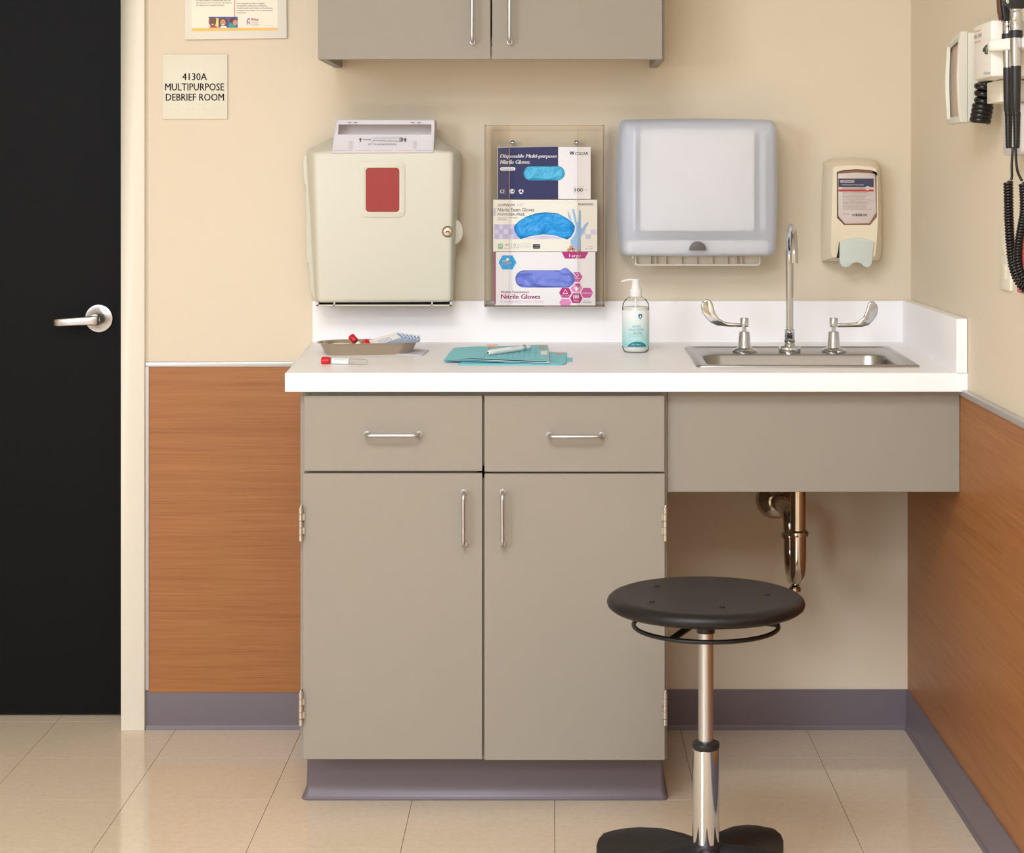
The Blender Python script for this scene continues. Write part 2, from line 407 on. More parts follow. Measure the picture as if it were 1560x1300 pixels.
# ------------------------------------------------------------------ base cabinet
YD = -.635                                                  # door fronts
bc = thing('base_cabinet', (-.146, -.32, 0), 'taupe laminate base cabinet with two drawers over two doors', 'cabinet')
CB = B().box(-.531, -.512, -.615, -.003, .109, .8875).box(.2214, .2404, -.615, -.003, .109, .8875).box(-.512, .2214, -.615, -.003, .109, .128).box(-.512, .2214, -.02, -.003, .128, .8875)
CB.box(-.512, .2214, -.615, -.55, .868, .8875).box(-.512, .2214, -.615, -.59, .700, .728).box(-.16, -.13, -.615, -.59, .128, .868)
obj('carcass', CB, 'lam', bc, smooth=None, bevel=.0008, bseg=1)
def wire_handle(parent, c, vertical, y, L=.0545, out=.031, r=.0041, name='handle'):
    q = .011; u = Vector((0, 0, 1)) if vertical else Vector((1, 0, 0)); o_ = Vector((0, -1, 0)); c = Vector(c)
    P = [c-u*L]
    P += [c-u*L+o_*(out-q)]
    for k in range(1, 6):
        t = PI/2*k/5; P.append(c-u*L+o_*(out-q)+u*q*(1-math.cos(t))+o_*q*math.sin(t))
    R = [c+u*(-(p-c).dot(u))+o_*((p-c).dot(o_)) for p in reversed(P)]
    b = B().tube(P+R, r, 12)
    for e in (-1, 1): b.cyl(c+u*L*e, c+u*L*e+o_*.003, .0062, seg=14)
    return obj(name, b, 'satin', parent, smooth=50, label='satin metal wire pull')
def slab(name, x0, x1, y0, y1, parent, yf=YD, th=.019):
    return obj(name, B().box(X(x0, yf), X(x1, yf), yf, yf+th, Z(y1, yf), Z(y0, yf)), 'lam', parent, smooth=None, bevel=.001, bseg=1)
d1 = slab('drawer', 463, 734.6, 603, 718, bc); wire_handle(d1, W(599, 661, YD), False, YD)
d2 = slab('drawer', 738, 1012.5, 603, 719, bc); wire_handle(d2, W(876.5, 662.5, YD), False, YD)
o1 = slab('door', 461.5, 734.6, 721.5, 1157.5, bc); wire_handle(o1, W(707, 789, YD), True, YD)
o2 = slab('door', 738, 1013, 722, 1158.5, bc); wire_handle(o2, W(766, 789, YD), True, YD)
def hinge(door_, px, py0, py1, side):
    y = -.645; x = X(px, y); z0, z1 = Z(py1, y), Z(py0, y); b = B(); n = 5
    for k in range(n):
        a = z0+(z1-z0)*k/n; e = z0+(z1-z0)*(k+1)/n
        b.cyl((x, y, a+.0004), (x, y, e-.0004), .0043, seg=14)
        if k % 2: b.box(min(x, x-side*.007), max(x, x-side*.007), -.642, -.6345, a+.0004, e-.0004)
    b.cyl((x, y, z1), (x+.001, y, z1+.004), .0028, .0015, 10)
    b.box(min(x, x+side*.0015), max(x, x+side*.0015), -.645, -.612, z0, z1)
    obj('hinge', b, 'hinge', door_, label='worn metal hinge barrel at the door edge')
for dd, px, sd in ((o1, 458.2, -1), (o2, 1013.6, 1)):
    hinge(dd, px, 773, 825, sd); hinge(dd, px, 1055, 1106, sd)
def rrl(x0, x1, y0, y1, g, z, r): return [(a, b, z) for a, b in rr((x0+x1)/2, (y0+y1)/2, (x1-x0)/2+g, (y1-y0)/2+g, r)]
tk = (-.527, .2365, -.537, -.003)
obj('toe_kick', B().loft([rrl(*tk, g, z, r) for g, z, r in ((.011, 0, .016), (.012, .003, .017), (.009, .007, .014), (.0075, .009, .013), (.007, .0115, .013), (.004, .016, .011), (.0015, .03, .009), (.0005, .06, .008), (0, .109, .008))]), 'rubber', bc, label='purple grey rubber toe kick with a cove foot')
# sink apron
YA = -.612
tag(obj('apron_panel', B().box(.2412, .8575, YA, YA+.019, Z(750, YA), .8875), 'lam', loc=(.55, YA, .67), smooth=None, bevel=.001, bseg=1), 'taupe apron panel under the sink, right of the base cabinet', 'panel')

# ------------------------------------------------------------------ countertop, sink, faucet
YF = -.655; CR, CL0, CL1 = .8645, -.557, X(477, -.003)
ctp = thing('countertop', (.15, -.33, .8878), 'white solid surface countertop with upstands, over the taupe cabinets', 'countertop')
sx0, sx1, sy0, sy1 = .308, .788, -.546, -.155
hole = rr((sx0+sx1)/2, (sy0+sy1)/2, (sx1-sx0)/2-.012, (sy1-sy0)/2-.012, .02)
obj('slab', B().plate([(CL0, YF), (CR, YF), (CR, -.003), (CL1, -.003)], [hole], lambda u, v, d: (u, v, ct(v) if d == 0 else .8878), 1), 'counter', ctp, smooth=None, bevel=.0012, bseg=2)
obj('backsplash', B().loft([[(CL1+.001, y, z) for y, z in ((-.003, ct(0)-.002), (-.0225, ct(0)-.002), (-.0225, 1.0355), (-.021, 1.037), (-.003, 1.037))], [(.842, y, z) for y, z in ((-.003, ct(0)-.002), (-.0225, ct(0)-.002), (-.0225, 1.0355), (-.021, 1.037), (-.003, 1.037))]]), 'counter', ctp, smooth=None)
obj('side_splash', B().box(.842, CR, YF, -.003, .9235, 1.0385), 'counter', ctp, smooth=None, bevel=.001)
sink = thing('sink', (.548, -.35, .80), 'small stainless drop-in sink set in the white countertop', 'sink')
def sl(g, dz, r, bowl=None):
    if bowl: cx, cy, hw, hh = bowl
    else: cx, cy, hw, hh = (sx0+sx1)/2, (sy0+sy1)/2, (sx1-sx0)/2, (sy1-sy0)/2
    return [(a, b, ct(b)+dz) for a, b in rr(cx, cy, hw-g, hh-g, r, 8)]
bw = (.541, -.422, .205, .108)
sb = B().loft([sl(0, .0003, .012), sl(.001, .003, .012), sl(.004, .0045, .012), sl(.014, .0045, .014), sl(.018, .0025, .014), sl(.022, .0022, .014),
               sl(-.006, .0022, .050, bw), sl(-.002, .0012, .047, bw), sl(0, -.002, .045, bw), sl(.004, -.05, .045, bw), sl(.010, -.125, .045, bw), sl(.018, -.14, .040, bw), sl(.05, -.146, .030, bw), sl(.09, -.149, .012, bw)], c0=False)
obj('basin', sb, 'steel', sink, smooth=40)
obj('drain', B().lathe([(.0, -.147), (.02, -.146), (.028, -.1435), (.030, -.146)], (.541, -.422, ct(-.422)), (0, 0, 1), 24), 'chrome', sink)
fy = -.262; fb = ct(fy)+.0023
fc = thing('faucet', (X(1203, fy), fy, fb), 'chrome gooseneck faucet with two wrist blade handles behind the sink', 'faucet')
fx = X(1203, fy)
pa = [(fx, fy, fb+.02), (fx, fy, fb+.10), (fx, fy, fb+.19)]
arc = []
tip = Vector((X(1210, -.455), -.455, Z(401, -.455)))
rad = .0; cz = fb+.215
for k in range(0, 13):
    t = PI*k/12; q = (1-math.cos(t))/2
    arc.append((fx+(tip.x-fx)*q, fy+(tip.y-fy)*q, cz+.072*math.sin(t)))
sp = spline(pa, 4)+[Vector(a) for a in arc]+[Vector((tip.x, tip.y, tip.z+.02)), tip]
obj('spout', B().tube(sp, [.0088]*(len(sp)), 18), 'chrome', fc, smooth=60)
obj('spout_base', B().lathe([(.0255, 0), (.026, .003), (.025, .011), (.021, .014), (.0135, .015), (.0125, .018), (.0105, .0205), (.0125, .024), (.0125, .0275), (.0105, .030), (.0115, .033), (.0115, .050), (.0095, .052)], (fx, fy, fb), (0, 0, 1), 28), 'chrome', fc)
kk = .1987
LB = [(405, 262), (330, 262), (275, 256), (228, 228), (198, 185), (178, 110), (160, 85), (138, 80), (110, 90), (92, 118), (89, 145), (100, 182), (130, 228), (168, 262), (212, 282), (300, 291), (405, 294)]
RB = [(1130, 264), (1200, 264), (1285, 258), (1332, 222), (1356, 170), (1372, 110), (1392, 95), (1415, 98), (1438, 122), (1448, 155), (1440, 200), (1412, 244), (1372, 280), (1322, 293), (1130, 296)]
for px, poly_ in ((1134, LB), (1270, RB)):
    hx = X(px, fy)
    hb = obj('handle', B().lathe([(.0285, 0), (.0285, .004), (.024, .0075), (.016, .010), (.0152, .012), (.0122, .044), (.011, .0465), (.0048, .0475), (.0048, .0575), (.0095, .058), (.0097, .0595), (.0097, .076), (.0088, .0775), (.004, .078)], (hx, fy, fb), (0, 0, 1), 28), 'chrome', fc)
    P = pts(poly_, fy, kk, 1050, 440)
    obj('wrist_blade', B().xz(P, fy-.0045, fy+.0045), 'chrome', hb, bevel=.0028, bseg=3, smooth=60)
# drain trap below the sink
tx, ty = X(1216, -.33), -.33
dp = thing('drain_trap', (tx, -.2, Z(885, -.3)), 'tarnished chrome drain trap hanging under the sink apron', 'pipe')
tail = B().cyl((tx, ty, .795), (tx, ty, .515), .0172, seg=24)
obj('tailpiece', tail, 'nickel', dp)
U = [(tx, ty, .535), (tx, ty, .475)]
rb = .062
for k in range(1, 11):
    t = PI*k/10; U.append((tx, ty+rb*(1-math.cos(t)), .475-.055*math.sin(t)))
U += [(tx, ty+2*rb, .50), (tx-.001, ty+2*rb, .525)]
for k in range(1, 6):
    t = PI/2*k/5; U.append((tx-.004*k/5, ty+2*rb+.035*(1-math.cos(t)), .525+.03*math.sin(t)))
U += [(tx-.012, -.05, .556), (tx-.014, -.002, .556)]
obj('bend', B().tube(U, .0182, 20), 'nickel', dp, smooth=60)
ringp = [(.018, -.006), (.0225, -.005), (.0235, -.001), (.0235, .004), (.021, .007), (.018, .008)]
obj('slip_nut', B().lathe(ringp, (tx, ty, Z(813, ty))), 'nickel', dp); obj('slip_nut', B().lathe(ringp, (tx, ty+2*rb, .505)), 'nickel', dp)
obj('cleanout_plug', B().lathe([(.012, 0), (.0135, .001), (.0135, .009), (.011, .012)], (tx-.001, ty+.05, .391)), 'nickel', dp)
obj('wall_flange', B().lathe([(.048, 0), (.046, .006), (.036, .016), (.027, .02), (.027, .028), (.0245, .03), (.0245, .045), (.021, .047)], (tx-.014, 0, .556), (0, -1, 0), 36), 'nickel', dp)

# ------------------------------------------------------------------ upper cabinet
YU = -.335
uc = thing('upper_cabinet', (-.14, -.16, 1.601), 'taupe wall cabinet with two doors hung high above the counter', 'cabinet')
zb = Z(90.5, YU); x0, x1 = X(484, YU), X(1014, YU)
ub = B().box(x0, x0+.019, -.315, 0, zb, 2.4).box(x1-.019, x1, -.315, 0, zb, 2.4).box(x0+.019, x1-.019, -.315, 0, zb+.03, zb+.049).box(x0+.019, x1-.019, -.315, 0, 2.38, 2.4).box(x0+.019, x1-.019, -.012, 0, zb+.049, 2.38)
obj('carcass', ub, 'lam', uc, smooth=None, bevel=.0008, bseg=1)
for a, b_, hx in ((484.3, 747.2, 720), (749.6, 1009, 776.5)):
    dd = obj('door', B().box(X(a, YU), X(b_, YU), YU, YU+.019, zb, 2.4), 'lam', uc, smooth=None, bevel=.001, bseg=1)
    wire_handle(dd, (X(hx, YU), YU, Z(64, YU)+.0545), True, YU)

# ------------------------------------------------------------------ door sign, poster
sg = thing('room_sign', (X(297, 0), 0, Z(181, 0)), 'square cream room number sign with black lettering, 4130A, on the wall', 'sign')
ys = -.006
obj('plate', B().box(X(247.5, ys), X(346.5, ys), ys, 0, Z(181.5, ys), Z(83, ys)), 'sign', sg, bevel=.001)
pr = Print(sg, ys-.0003)
pr.txt('signink', '4130A', 277.5, 315.5, 111.5, 122.3, bold=.008); pr.txt('signink', 'MULTIPURPOSE', 251.5, 341.5, 127, 138, bold=.008); pr.txt('signink', 'DEBRIEF ROOM', 252.5, 341.3, 142.6, 153.6, bold=.008)
pr.done()
br = B(); random.seed(3)
for row in range(2):
    for k in range(22):
        for q in range(3):
            if random.random() < .5: br.lathe([(.0009, 0), (.0005, .0006)], W(255+k*4+(q % 2)*1.3, 158+row*6+q*1.3, ys), (0, -1, 0), 6)
o = obj('braille', br, 'sign', sg); o['kind'] = 'stuff'
ps = thing('notice_poster', (X(359, 0), 0, Z(59, 0)), 'white framed notice with three small portraits and yellow bar, above the room sign', 'poster')
yp = -.010
obj('board', B().plate(pts([(281.5, 60.5), (437, 58), (434.5, -190), (279, -190)], yp), [], lambda u, v, d: (u, yp if d == 0 else -.0, v), 1), 'mat_board', ps, bevel=.001)
pr = Print(ps, yp-.0003, 180/1560, 270, 0)
pr.poly('sheet', [(193, 410), (1327, 397), (1318, -1500), (185, -1500)]); pr.poly('yellow', [(193, 412), (1327, 400), (1327, 366), (193, 372)], 1)
for i, (s, a1) in enumerate((('For other questions or concerns about your care,', 712), ('Talk with your nurse. You can also ask to talk to', 714), ('the charge nurse or patient advocate.', 622))): pr.txt('inkgrey', s, 247, a1, -4+i*31, 20+i*31, bold=.01)
for i in range(8): pr.txt('inkgrey', 'your nurse and doctors will explain the plan of care', 247, 690-(i*37) % 90, -35-i*31, -13-i*31)
for i, (s, a1) in enumerate((('Para preguntas de rutina o cualquier', 1160), ('preocupación, hable con su enfermera.', 1185), ('También puede pedir hablar con la enfermera', 1262), ('encargada de la unidad o con un representante', 1264), ('de pacientes.', 915))): pr.txt('inkgrey', s, 787, a1, 35+i*31, 58+i*31, bold=.01)
pr.rect('redink', 756, 764, -1400, 222, 1)
pr.rect('blueink', 413, 798, 222, 368, 1)
pr.rect('sheet', 415, 545, 240, 366, 2); pr.rect('pyellow', 505, 543, 240, 350, 3); pr.ell('skin1', 465, 292, 48, 56, 4); pr.ell('hair', 467, 262, 50, 30, 3); pr.ell('ink', 448, 285, 5, 4, 5); pr.ell('ink', 482, 285, 5, 4, 5); pr.ell('pwhite', 466, 322, 16, 5, 5); pr.poly('redink', [(425, 366), (440, 340), (505, 338), (540, 366)], 3)
pr.ell('hair', 605, 295, 60, 58, 3); pr.ell('skin2', 603, 300, 36, 48, 4); pr.ell('ink', 590, 292, 4, 3, 5); pr.ell('ink', 617, 292, 4, 3, 5); pr.ell('pwhite', 604, 325, 14, 5, 5); pr.poly('pwhite', [(560, 366), (580, 345), (640, 345), (665, 366)], 4)
pr.ell('hair', 740, 268, 54, 32, 3); pr.ell('skin2', 765, 298, 32, 38, 4); pr.poly('tealp', [(676, 366), (690, 296), (730, 318), (775, 350), (796, 366)], 5); pr.poly('redink', [(676, 290), (690, 270), (700, 244), (676, 244)], 3)
pr.poly('blueink', [(918, 320), (916, 280), (930, 248), (950, 240), (964, 252), (958, 262), (944, 254), (930, 275), (928, 315), (936, 328)], 1)
pr.poly('redink', [(934, 300), (948, 276), (962, 284), (950, 296), (966, 318), (958, 328), (944, 306)], 1)
pr.txt('redink', 'Riley', 978, 1076, 240, 284, bold=.015); pr.txt('blueink', 'Hospital', 978, 1056, 288, 306); pr.txt('blueink', 'for Children', 978, 1080, 310, 326); pr.txt('redink', '1-800-248-1199', 978, 1102, 336, 346); pr.txt('inkgrey', 'Riley Outpatient Center', 1152, 1276, 335, 346)
pr.done()

# ------------------------------------------------------------------ sharps container
sh = thing('sharps_container', (X(585, 0), -.07, Z(462, -.07)), 'cream locking sharps container cabinet with a red window on the wall', 'sharps container')
y0, y1, y2 = -.135, -.07, -.0235
fr_ = [(477, 231), (506, 230), (661, 229.5), (690, 230), (687, 460), (484, 461)]
mid = [(466.5, 229), (508, 210), (663, 209), (703.5, 232), (690, 461), (480, 462)]
bk = [(468, 229), (508, 208.5), (663, 207.5), (703, 231), (689, 461), (481, 462)]
L3 = lambda l, y: [W(a, b, y) for a, b in l]
obj('housing', B().loft([L3(fr_, y0), L3(mid, y1), L3(bk, y2)]), 'ivory', sh, bevel=.009, bseg=4, smooth=50)
obj('back_frame', B().plate(pts([(461.7, 238), (466, 236), (470, 236), (483, 463), (474, 445), (470.5, 400), (467.8, 400), (466, 282), (463, 280)], -.03), [], lambda u, v, d: (u, -.036+.012*d, v), 1), 'ivory', sh, bevel=.0015)
obj('wall_bracket', B().box(X(500, 0), X(670, 0), -.0245, 0, Z(440, 0), Z(240, 0)), 'ivory', sh, smooth=None)
obj('lock_tab', B().plate([(X(693, y1), Z(334, y1))]+[(X(690+15.5*math.sin(t), y1), Z(353-20*math.cos(t), y1)) for t in [PI*k/12 for k in range(1, 12)]]+[(X(690, y1), Z(374, y1))], [], lambda u, v, d: (u, y1+.02*d-.01, v), 1), 'ivory', sh, bevel=.002)
lid = B()
LF = [(510.5, 183), (661, 183.5), (659.5, 232.5), (506.5, 233)]
sl_ = [(515.5, 189.5), (657, 189.5), (657, 205), (515, 205)]
def lf(u, v, d): return (u, y0-.004+.012*d+(v-Z(232, y0))*.12, v)
lid.plate(pts(LF, y0), [pts(sl_, y0)], lf, .25)
for a, b_ in (((510.5, 183), (506.5, 233)), ((661, 183.5), (659.5, 232.5))):
    P0 = [(X(a[0], y0), y, Z(a[1], y0)) for y in (y0+.0, -.05)]; P1 = [(X(b_[0], y0), y, Z(b_[1], y0)) for y in (y0-.001, -.05)]
    e = .0018
    lid.loft([[P0[0], P0[1], P1[1], P1[0]], [(p[0]+e, p[1], p[2]) for p in (P0[0], P0[1], P1[1], P1[0])]])
lid.box(X(510.5, y0), X(661, y0), -.125, -.05, Z(183.5, y0)-.0015, Z(183, y0)+.001)
lo = obj('lid', lid, 'lid', sh, smooth=None, label='frosted clear drop-in lid with printed directions')
obj('drop_slot', B().box(X(513, -.09), X(659, -.09), -.09, -.087, Z(222, -.09), Z(186, -.09)), 'lidgrey', lo, smooth=None)
pl = Print(lo, y0-.0035, 190/1560, 490, 175)
for a, b_ in ((330, 368), (405, 445), (1118, 1158), (1198, 1238)): pl.rect('inkgrey', a, b_, 91, 101)
for ax in (484, 1045): pl.poly('ink', [(ax, 286), (ax+18, 310), (ax+7, 310), (ax+7, 338), (ax-7, 338), (ax-7, 310), (ax-18, 310)])
pl.rect('ink', 518, 608, 306, 311); pl.poly('inkgrey', [(605, 308), (638, 288), (1012, 286), (1018, 308), (1012, 332), (638, 326)]); pl.poly('pwhite', [(616, 308), (640, 294), (985, 293), (985, 325), (640, 320)], 1)
pl.ring('ink', 995, 309, 25, 5, 1)
pl.txt('ink', 'PLACE SHARP HORIZONTAL', 642, 978, 298, 320, 2); pl.txt('blueink', 'LIFT TO ASSURE DISPOSAL', 582, 940, 358, 380, 1)
for a, b_ in ((340, 382), (1142, 1182)): pl.rect('lidgrey', a, b_, 330, 428)
for a, b_ in ((150, 380), (420, 620), (660, 890), (930, 1130), (1170, 1380)): pl.rect('redink' if 400 < a < 1100 else 'inkgrey', a, b_, 443, 449)
pl.done()
wf = B().plate([(X(a, y0), Z(b, y0)) for a, b in rr(583, 288.7, 34, 42.5, 8)], [[(X(a, y0), Z(b, y0)) for a, b in rr(583, 289.3, 25.6, 33.6, 5)]], lambda u, v, d: (u, y0-.0025+.012*d, v), 1)
wfo = obj('window_frame', wf, 'ivory', sh, bevel=.0008)
obj('red_window', B().plate([(X(a, y0), Z(b, y0)) for a, b in rr(583, 289.3, 26, 34, 5)], [], lambda u, v, d: (u, y0-.0007+.002*d, v), 1), 'red_glass', wfo, label='dark red see-through window')
lk = W(682, 353, y0)
lko = obj('lock', B().lathe([(.0135, 0), (.0135, .003), (.012, .004), (.011, .0025), (.010, .0025), (.010, .006), (.0085, .007)], lk, (0, -1, 0), 28), 'nickel', sh, label='round metal key lock')
obj('keyhole', B().box(lk.x-.005, lk.x+.005, lk.y-.0075, lk.y-.006, lk.z-.0012, lk.z+.0012), 'dark', lko, smooth=None)
obj('bottom_gap', B().box(X(487, -.10), X(686, -.10), -.12, -.026, Z(466, -.1), Z(462, -.1)), 'dark', sh, smooth=None)
obj('bottom_rail', B().box(X(482, y0), X(688, y0), y0+.002, y0+.005, Z(466.5, y0), Z(464.5, y0)).box(X(482, y0), X(485, y0), y0+.002, -.026, Z(466.5, y0), Z(460, y0)).box(X(685, y0), X(688.5, y0), y0+.002, -.026, Z(466.5, y0), Z(460, y0)).box(X(508, y0), X(510, y0), y0+.002, -.026, Z(466, y0), Z(460, y0)).box(X(657, y0), X(659, y0), y0+.002, -.026, Z(466, y0), Z(460, y0)), 'ivory', sh, smooth=None)

# ------------------------------------------------------------------ glove box holder and glove boxes
gh = thing('glove_box_holder', (X(829, 0), -.05, Z(466, -.05)), 'clear acrylic wall holder carrying three glove boxes', 'holder')
yb, yf = -.0275, -.096
gx0, gx1, gz0, gz1 = X(738, yf), X(921, yf), Z(467.5, yf), Z(191, -.05)
th = .0028
obj('back_plate', B().box(gx0, gx1, yb, yb+.003, gz0, gz1), 'clear', gh, smooth=None)
obj('side_wall', B().box(gx0, gx0+th, yf+th, yb, gz0, gz1), 'clear', gh, smooth=None)
obj('side_wall', B().box(gx1-th, gx1, yf+th, yb, gz0, gz1), 'clear', gh, smooth=None)
obj('front_flange', B().box(gx0, X(776, yf), yf, yf+th, gz0, gz1), 'clear', gh, smooth=None)
obj('front_flange', B().box(X(880, yf), gx1, yf, yf+th, gz0, gz1), 'clear', gh, smooth=None)
obj('bottom_plate', B().box(gx0, gx1, yf+th, yb, gz0, gz0+th), 'clear', gh, smooth=None)
eb = B()
e = .0011
for x in (gx0, gx1): eb.box(x-e*.6, x+e*.6, yf-e*.6, yf+e*.6, gz0, gz1)
eb.box(gx0, gx1, yf-e*.6, yf+e*.6, gz0-e*.6, gz0+e*.6).box(gx0, gx1, yb-e, yb+e, gz1-e*.6, gz1+e*.6)
for x in (X(776, yf), X(880, yf)): eb.box(x-.0004, x+.0004, yf-.0002, yf+th, gz0, gz1)
for xx in (gx0, gx1-th): eb.box(xx, xx+th, yf, yb, gz1-.0008, gz1+.0003)
obj('polished_edge', eb, 'edge', gh, smooth=None, label='tan tinted polished edges of the acrylic')
for px in (781, 878.5):
    obj('screw', B().lathe([(.0062, 0), (.006, .0025), (.0035, .0045), (0, .005)], W(px, 217.5, yb), (0, -1, 0), 16).cyl(W(px, 217.5, yb), W(px, 217.5, yb)+Vector((0, .0275, 0)), .004), 'chrome', gh)
def gbox(label, px0, px1, py0, py1, yfr, depth, open_, cardm, glove, seed, bulge=0):
    g = thing('glove_box', (X((px0+px1)/2, yfr), yfr+depth/2, Z(py1, yfr)), label, 'glove box', 'glove boxes in the wall holder')
    a0, a1, b0, b1 = X(px0, yfr), X(px1, yfr), Z(py1, yfr), Z(py0, yfr); t = .001
    body = B().plate([(a0, b0), (a1, b0), (a1, b1), (a0, b1)], [[(X(a, yfr), Z(b, yfr)) for a, b in open_]], lambda u, v, d: (u, yfr+t*d, v), 1)
    body.box(a0, a0+t, yfr+t, yfr+depth, b0, b1).box(a1-t, a1, yfr+t, yfr+depth, b0, b1).box(a0+t, a1-t, yfr+t, yfr+depth, b0, b0+t).box(a0+t, a1-t, yfr+t, yfr+depth, b1-t, b1).box(a0+t, a1-t, yfr+depth-t, yfr+depth, b0+t, b1-t)
    obj('carton', body, cardm, g, smooth=None)
    xs = [X(a, yfr) for a, b in open_]; zs = [Z(b, yfr) for a, b in open_]
    u0, u1, v0, v1 = min(xs)-.004, max(xs)+.004, min(zs)-.004, max(zs)+.004
    nu, nv = 70, 34; gb = B(); vs = []; R = random.Random(seed)
    hp = list(zip(xs, zs)); hcx, hcz = sum(xs)/len(xs), sum(zs)/len(zs)
    def inside(u, v):
        u = hcx+(u-hcx)*1.06; v = hcz+(v-hcz)*1.08; c = False
        for q in range(len(hp)):
            (xa, za), (xb, zb) = hp[q-1], hp[q]
            if (za > v) != (zb > v) and u < (xb-xa)*(v-za)/(zb-za)+xa: c = not c
        return c
    folds = [(R.uniform(u0, u1), R.uniform(v0, v1), R.uniform(0, PI), R.uniform(.10, .25)) for _ in range(9)]
    for j in range(nv+1):
        for i in range(nu+1):
            u = u0+(u1-u0)*i/nu; v = v0+(v1-v0)*j/nv
            h = 0
            for fu, fv, an, st in folds:
                dd = (u-fu)*math.cos(an)+(v-fv)*math.sin(an)
                h += st*.0035*(1-math.exp(-abs(dd)/.004))*(1 if dd > 0 else -.55)
            h += .0035*noise.noise(Vector((u*38, v*55, seed)))+.0009*noise.noise(Vector((u*150, v*170, seed+4)))
            ex = min(i, nu-i)/nu; ez = min(j, nv-j)/nv
            edge = min(1, 6*min(ex*1.6, ez))
            yy = yfr+.0085-.004*edge-h*2.1*edge-bulge*edge
            vs.append((u, max(yy, yfr-.002) if inside(u, v) else max(yy, yfr+.0016), v))
    gb.add(vs, [(j*(nu+1)+i, j*(nu+1)+i+1, (j+1)*(nu+1)+i+1, (j+1)*(nu+1)+i) for j in range(nv) for i in range(nu)])
    # keep every point just inside the carton unless it lies well within the opening
    obj('glove', gb, glove, g, smooth=60, label='blue nitrile glove showing in the opening')
    return g
k5 = 190/1560
sw = lambda l, oy: [(740+a*k5, oy+b*k5) for a, b in l]
def stad(a0, a1, b0, b1): return rr((a0+a1)/2, (b0+b1)/2, (a1-a0)/2, (b1-b0)/2, (b1-b0)/2-.01, 8)
y_1, y_2, y_3 = -.078, -.086, -.084
g1 = gbox('navy and white glove box with sky blue gloves, topmost in the acrylic holder', 758, 899.8, 224, 303.3, y_1, .049, sw(stad(468, 990, 352, 535), 210), 'card', 'glove1', 11)
kid = [(355, 385), (372, 345), (420, 300), (500, 250), (620, 208), (750, 192), (900, 207), (1010, 262), (1080, 312), (1118, 370), (1110, 430), (1070, 500), (1020, 533), (960, 515), (860, 482), (720, 470), (560, 492), (440, 530), (395, 490), (362, 430)]
g2 = gbox('ivory glove box with bright blue gloves in a curved opening, middle of the holder', 751.3, 909.8, 304.5, 383.4, y_2, .057, sw(kid, 300), 'cardcream', 'glove2', 5)
g3 = gbox('white and magenta glove box with violet gloves, lowest in the acrylic holder', 754.6, 907, 384, 465.2, y_3, .055, sw(stad(370, 1115, 280, 495), 378), 'card', 'glove3', 8)
p = Print(g1, y_1-.0003, k5, 740, 210)
# navy field in two slices around the opening so the print stays outside it
op = stad(468, 990, 352, 535)
def field(pp, ink, l, hole=None, lay=0):
    loops = [l]+([hole] if hole else [])
    flat = [q for r in loops for q in r]
    pp.g(ink).add([pp.c(a, b_, lay) for a, b_ in flat], [tuple(t) for t in tessellate_polygon([[Vector((a, b_, 0)) for a, b_ in r] for r in loops])])
lft = [q for q in op if q[0] < 906]
li = sorted(range(len(lft)), key=lambda i: math.atan2(lft[i][1]-443, lft[i][0]-906) % (2*PI))
lft = [lft[i] for i in li]        # from bottom (angle 90) round the left to the top (270)
field(p, 'navy', [(906, 765), (152, 765), (152, 122), (906, 112), (906, 352)]+lft[::-1]+[(906, 535)])
p.txt('pwhite', 'Disposable Multi-purpose', 178, 890, 206, 264, 1, .2, .02); p.txt('pwhite', 'Nitrile Gloves', 180, 552, 276, 328, 1, .2, .02)
p.rrect('pwhite', 180, 371, 368, 410, 20, 1); p.txt('navy', 'Powder free', 200, 352, 376, 402, 2)
p.txt('pwhite', 'C', 180, 212, 646, 696, 1, 0, .02); p.txt('pwhite', 'E', 220, 246, 646, 696, 1, 0, .02)
p.ring('pwhite', 330, 670, 31, 7, 1); p.ell('pwhite', 330, 670, 15, 22, 1); p.rect('navy', 325, 345, 664, 676, 2)
for t in range(3): p.poly('pwhite', [(442+q*math.cos(w0+t*2*PI/3), 672+q*math.sin(w0+t*2*PI/3)) for q, w0 in ((32, -1.2), (34, -.6), (30, 0), (30, .5), (14, .5), (14, -.2), (16, -1.0))], 1)
p.txt('navy', 'W', 1048, 1112, 170, 214, 1, .1, .03); p.txt('ink', 'OSCAR', 1118, 1280, 180, 214, 1, .1, .01)
p.txt('ink', '100', 1112, 1214, 630, 674, 1, 0, .015); p.txt('lidgrey', 'PCS', 1236, 1284, 642, 662)
for a in ((1098, 1222, 612, 616), (1098, 1222, 688, 692), (1098, 1101, 616, 688), (1219, 1222, 616, 688)): p.rect('lidgrey', *a, 1)
p.done()
p = Print(g2, y_2-.0003, k5, 740, 300)
p.txt('ink', 'confiderm', 150, 362, 78, 118, 1, .35); p.txt('lav', 'LSC', 392, 480, 80, 112, 1, .3)
p.txt('ink', 'Nitrile Exam Gloves', 150, 608, 138, 184, 1); p.txt('lav', 'POWDER-FREE', 150, 488, 202, 236, 1, 0, .01)
p.txt('inkgrey', 'NON-LATEX · TEXTURED', 150, 395, 257, 271, 1); p.txt('inkgrey', 'NON-STERILE', 150, 265, 280, 293, 1)
p.poly('lav', [(105, 345), (372, 345), (355, 385), (362, 430), (395, 490), (430, 527), (110, 527)])
for a, b_, c_, d_ in ((165, 215, 347, 405), (225, 280, 405, 465), (290, 350, 347, 400), (115, 160, 410, 465), (165, 212, 468, 525), (285, 345, 470, 525)): p.rect('lav2', a, b_, c_, d_, 1)
p.rect('lav', 98, 122, 140, 238, 1)
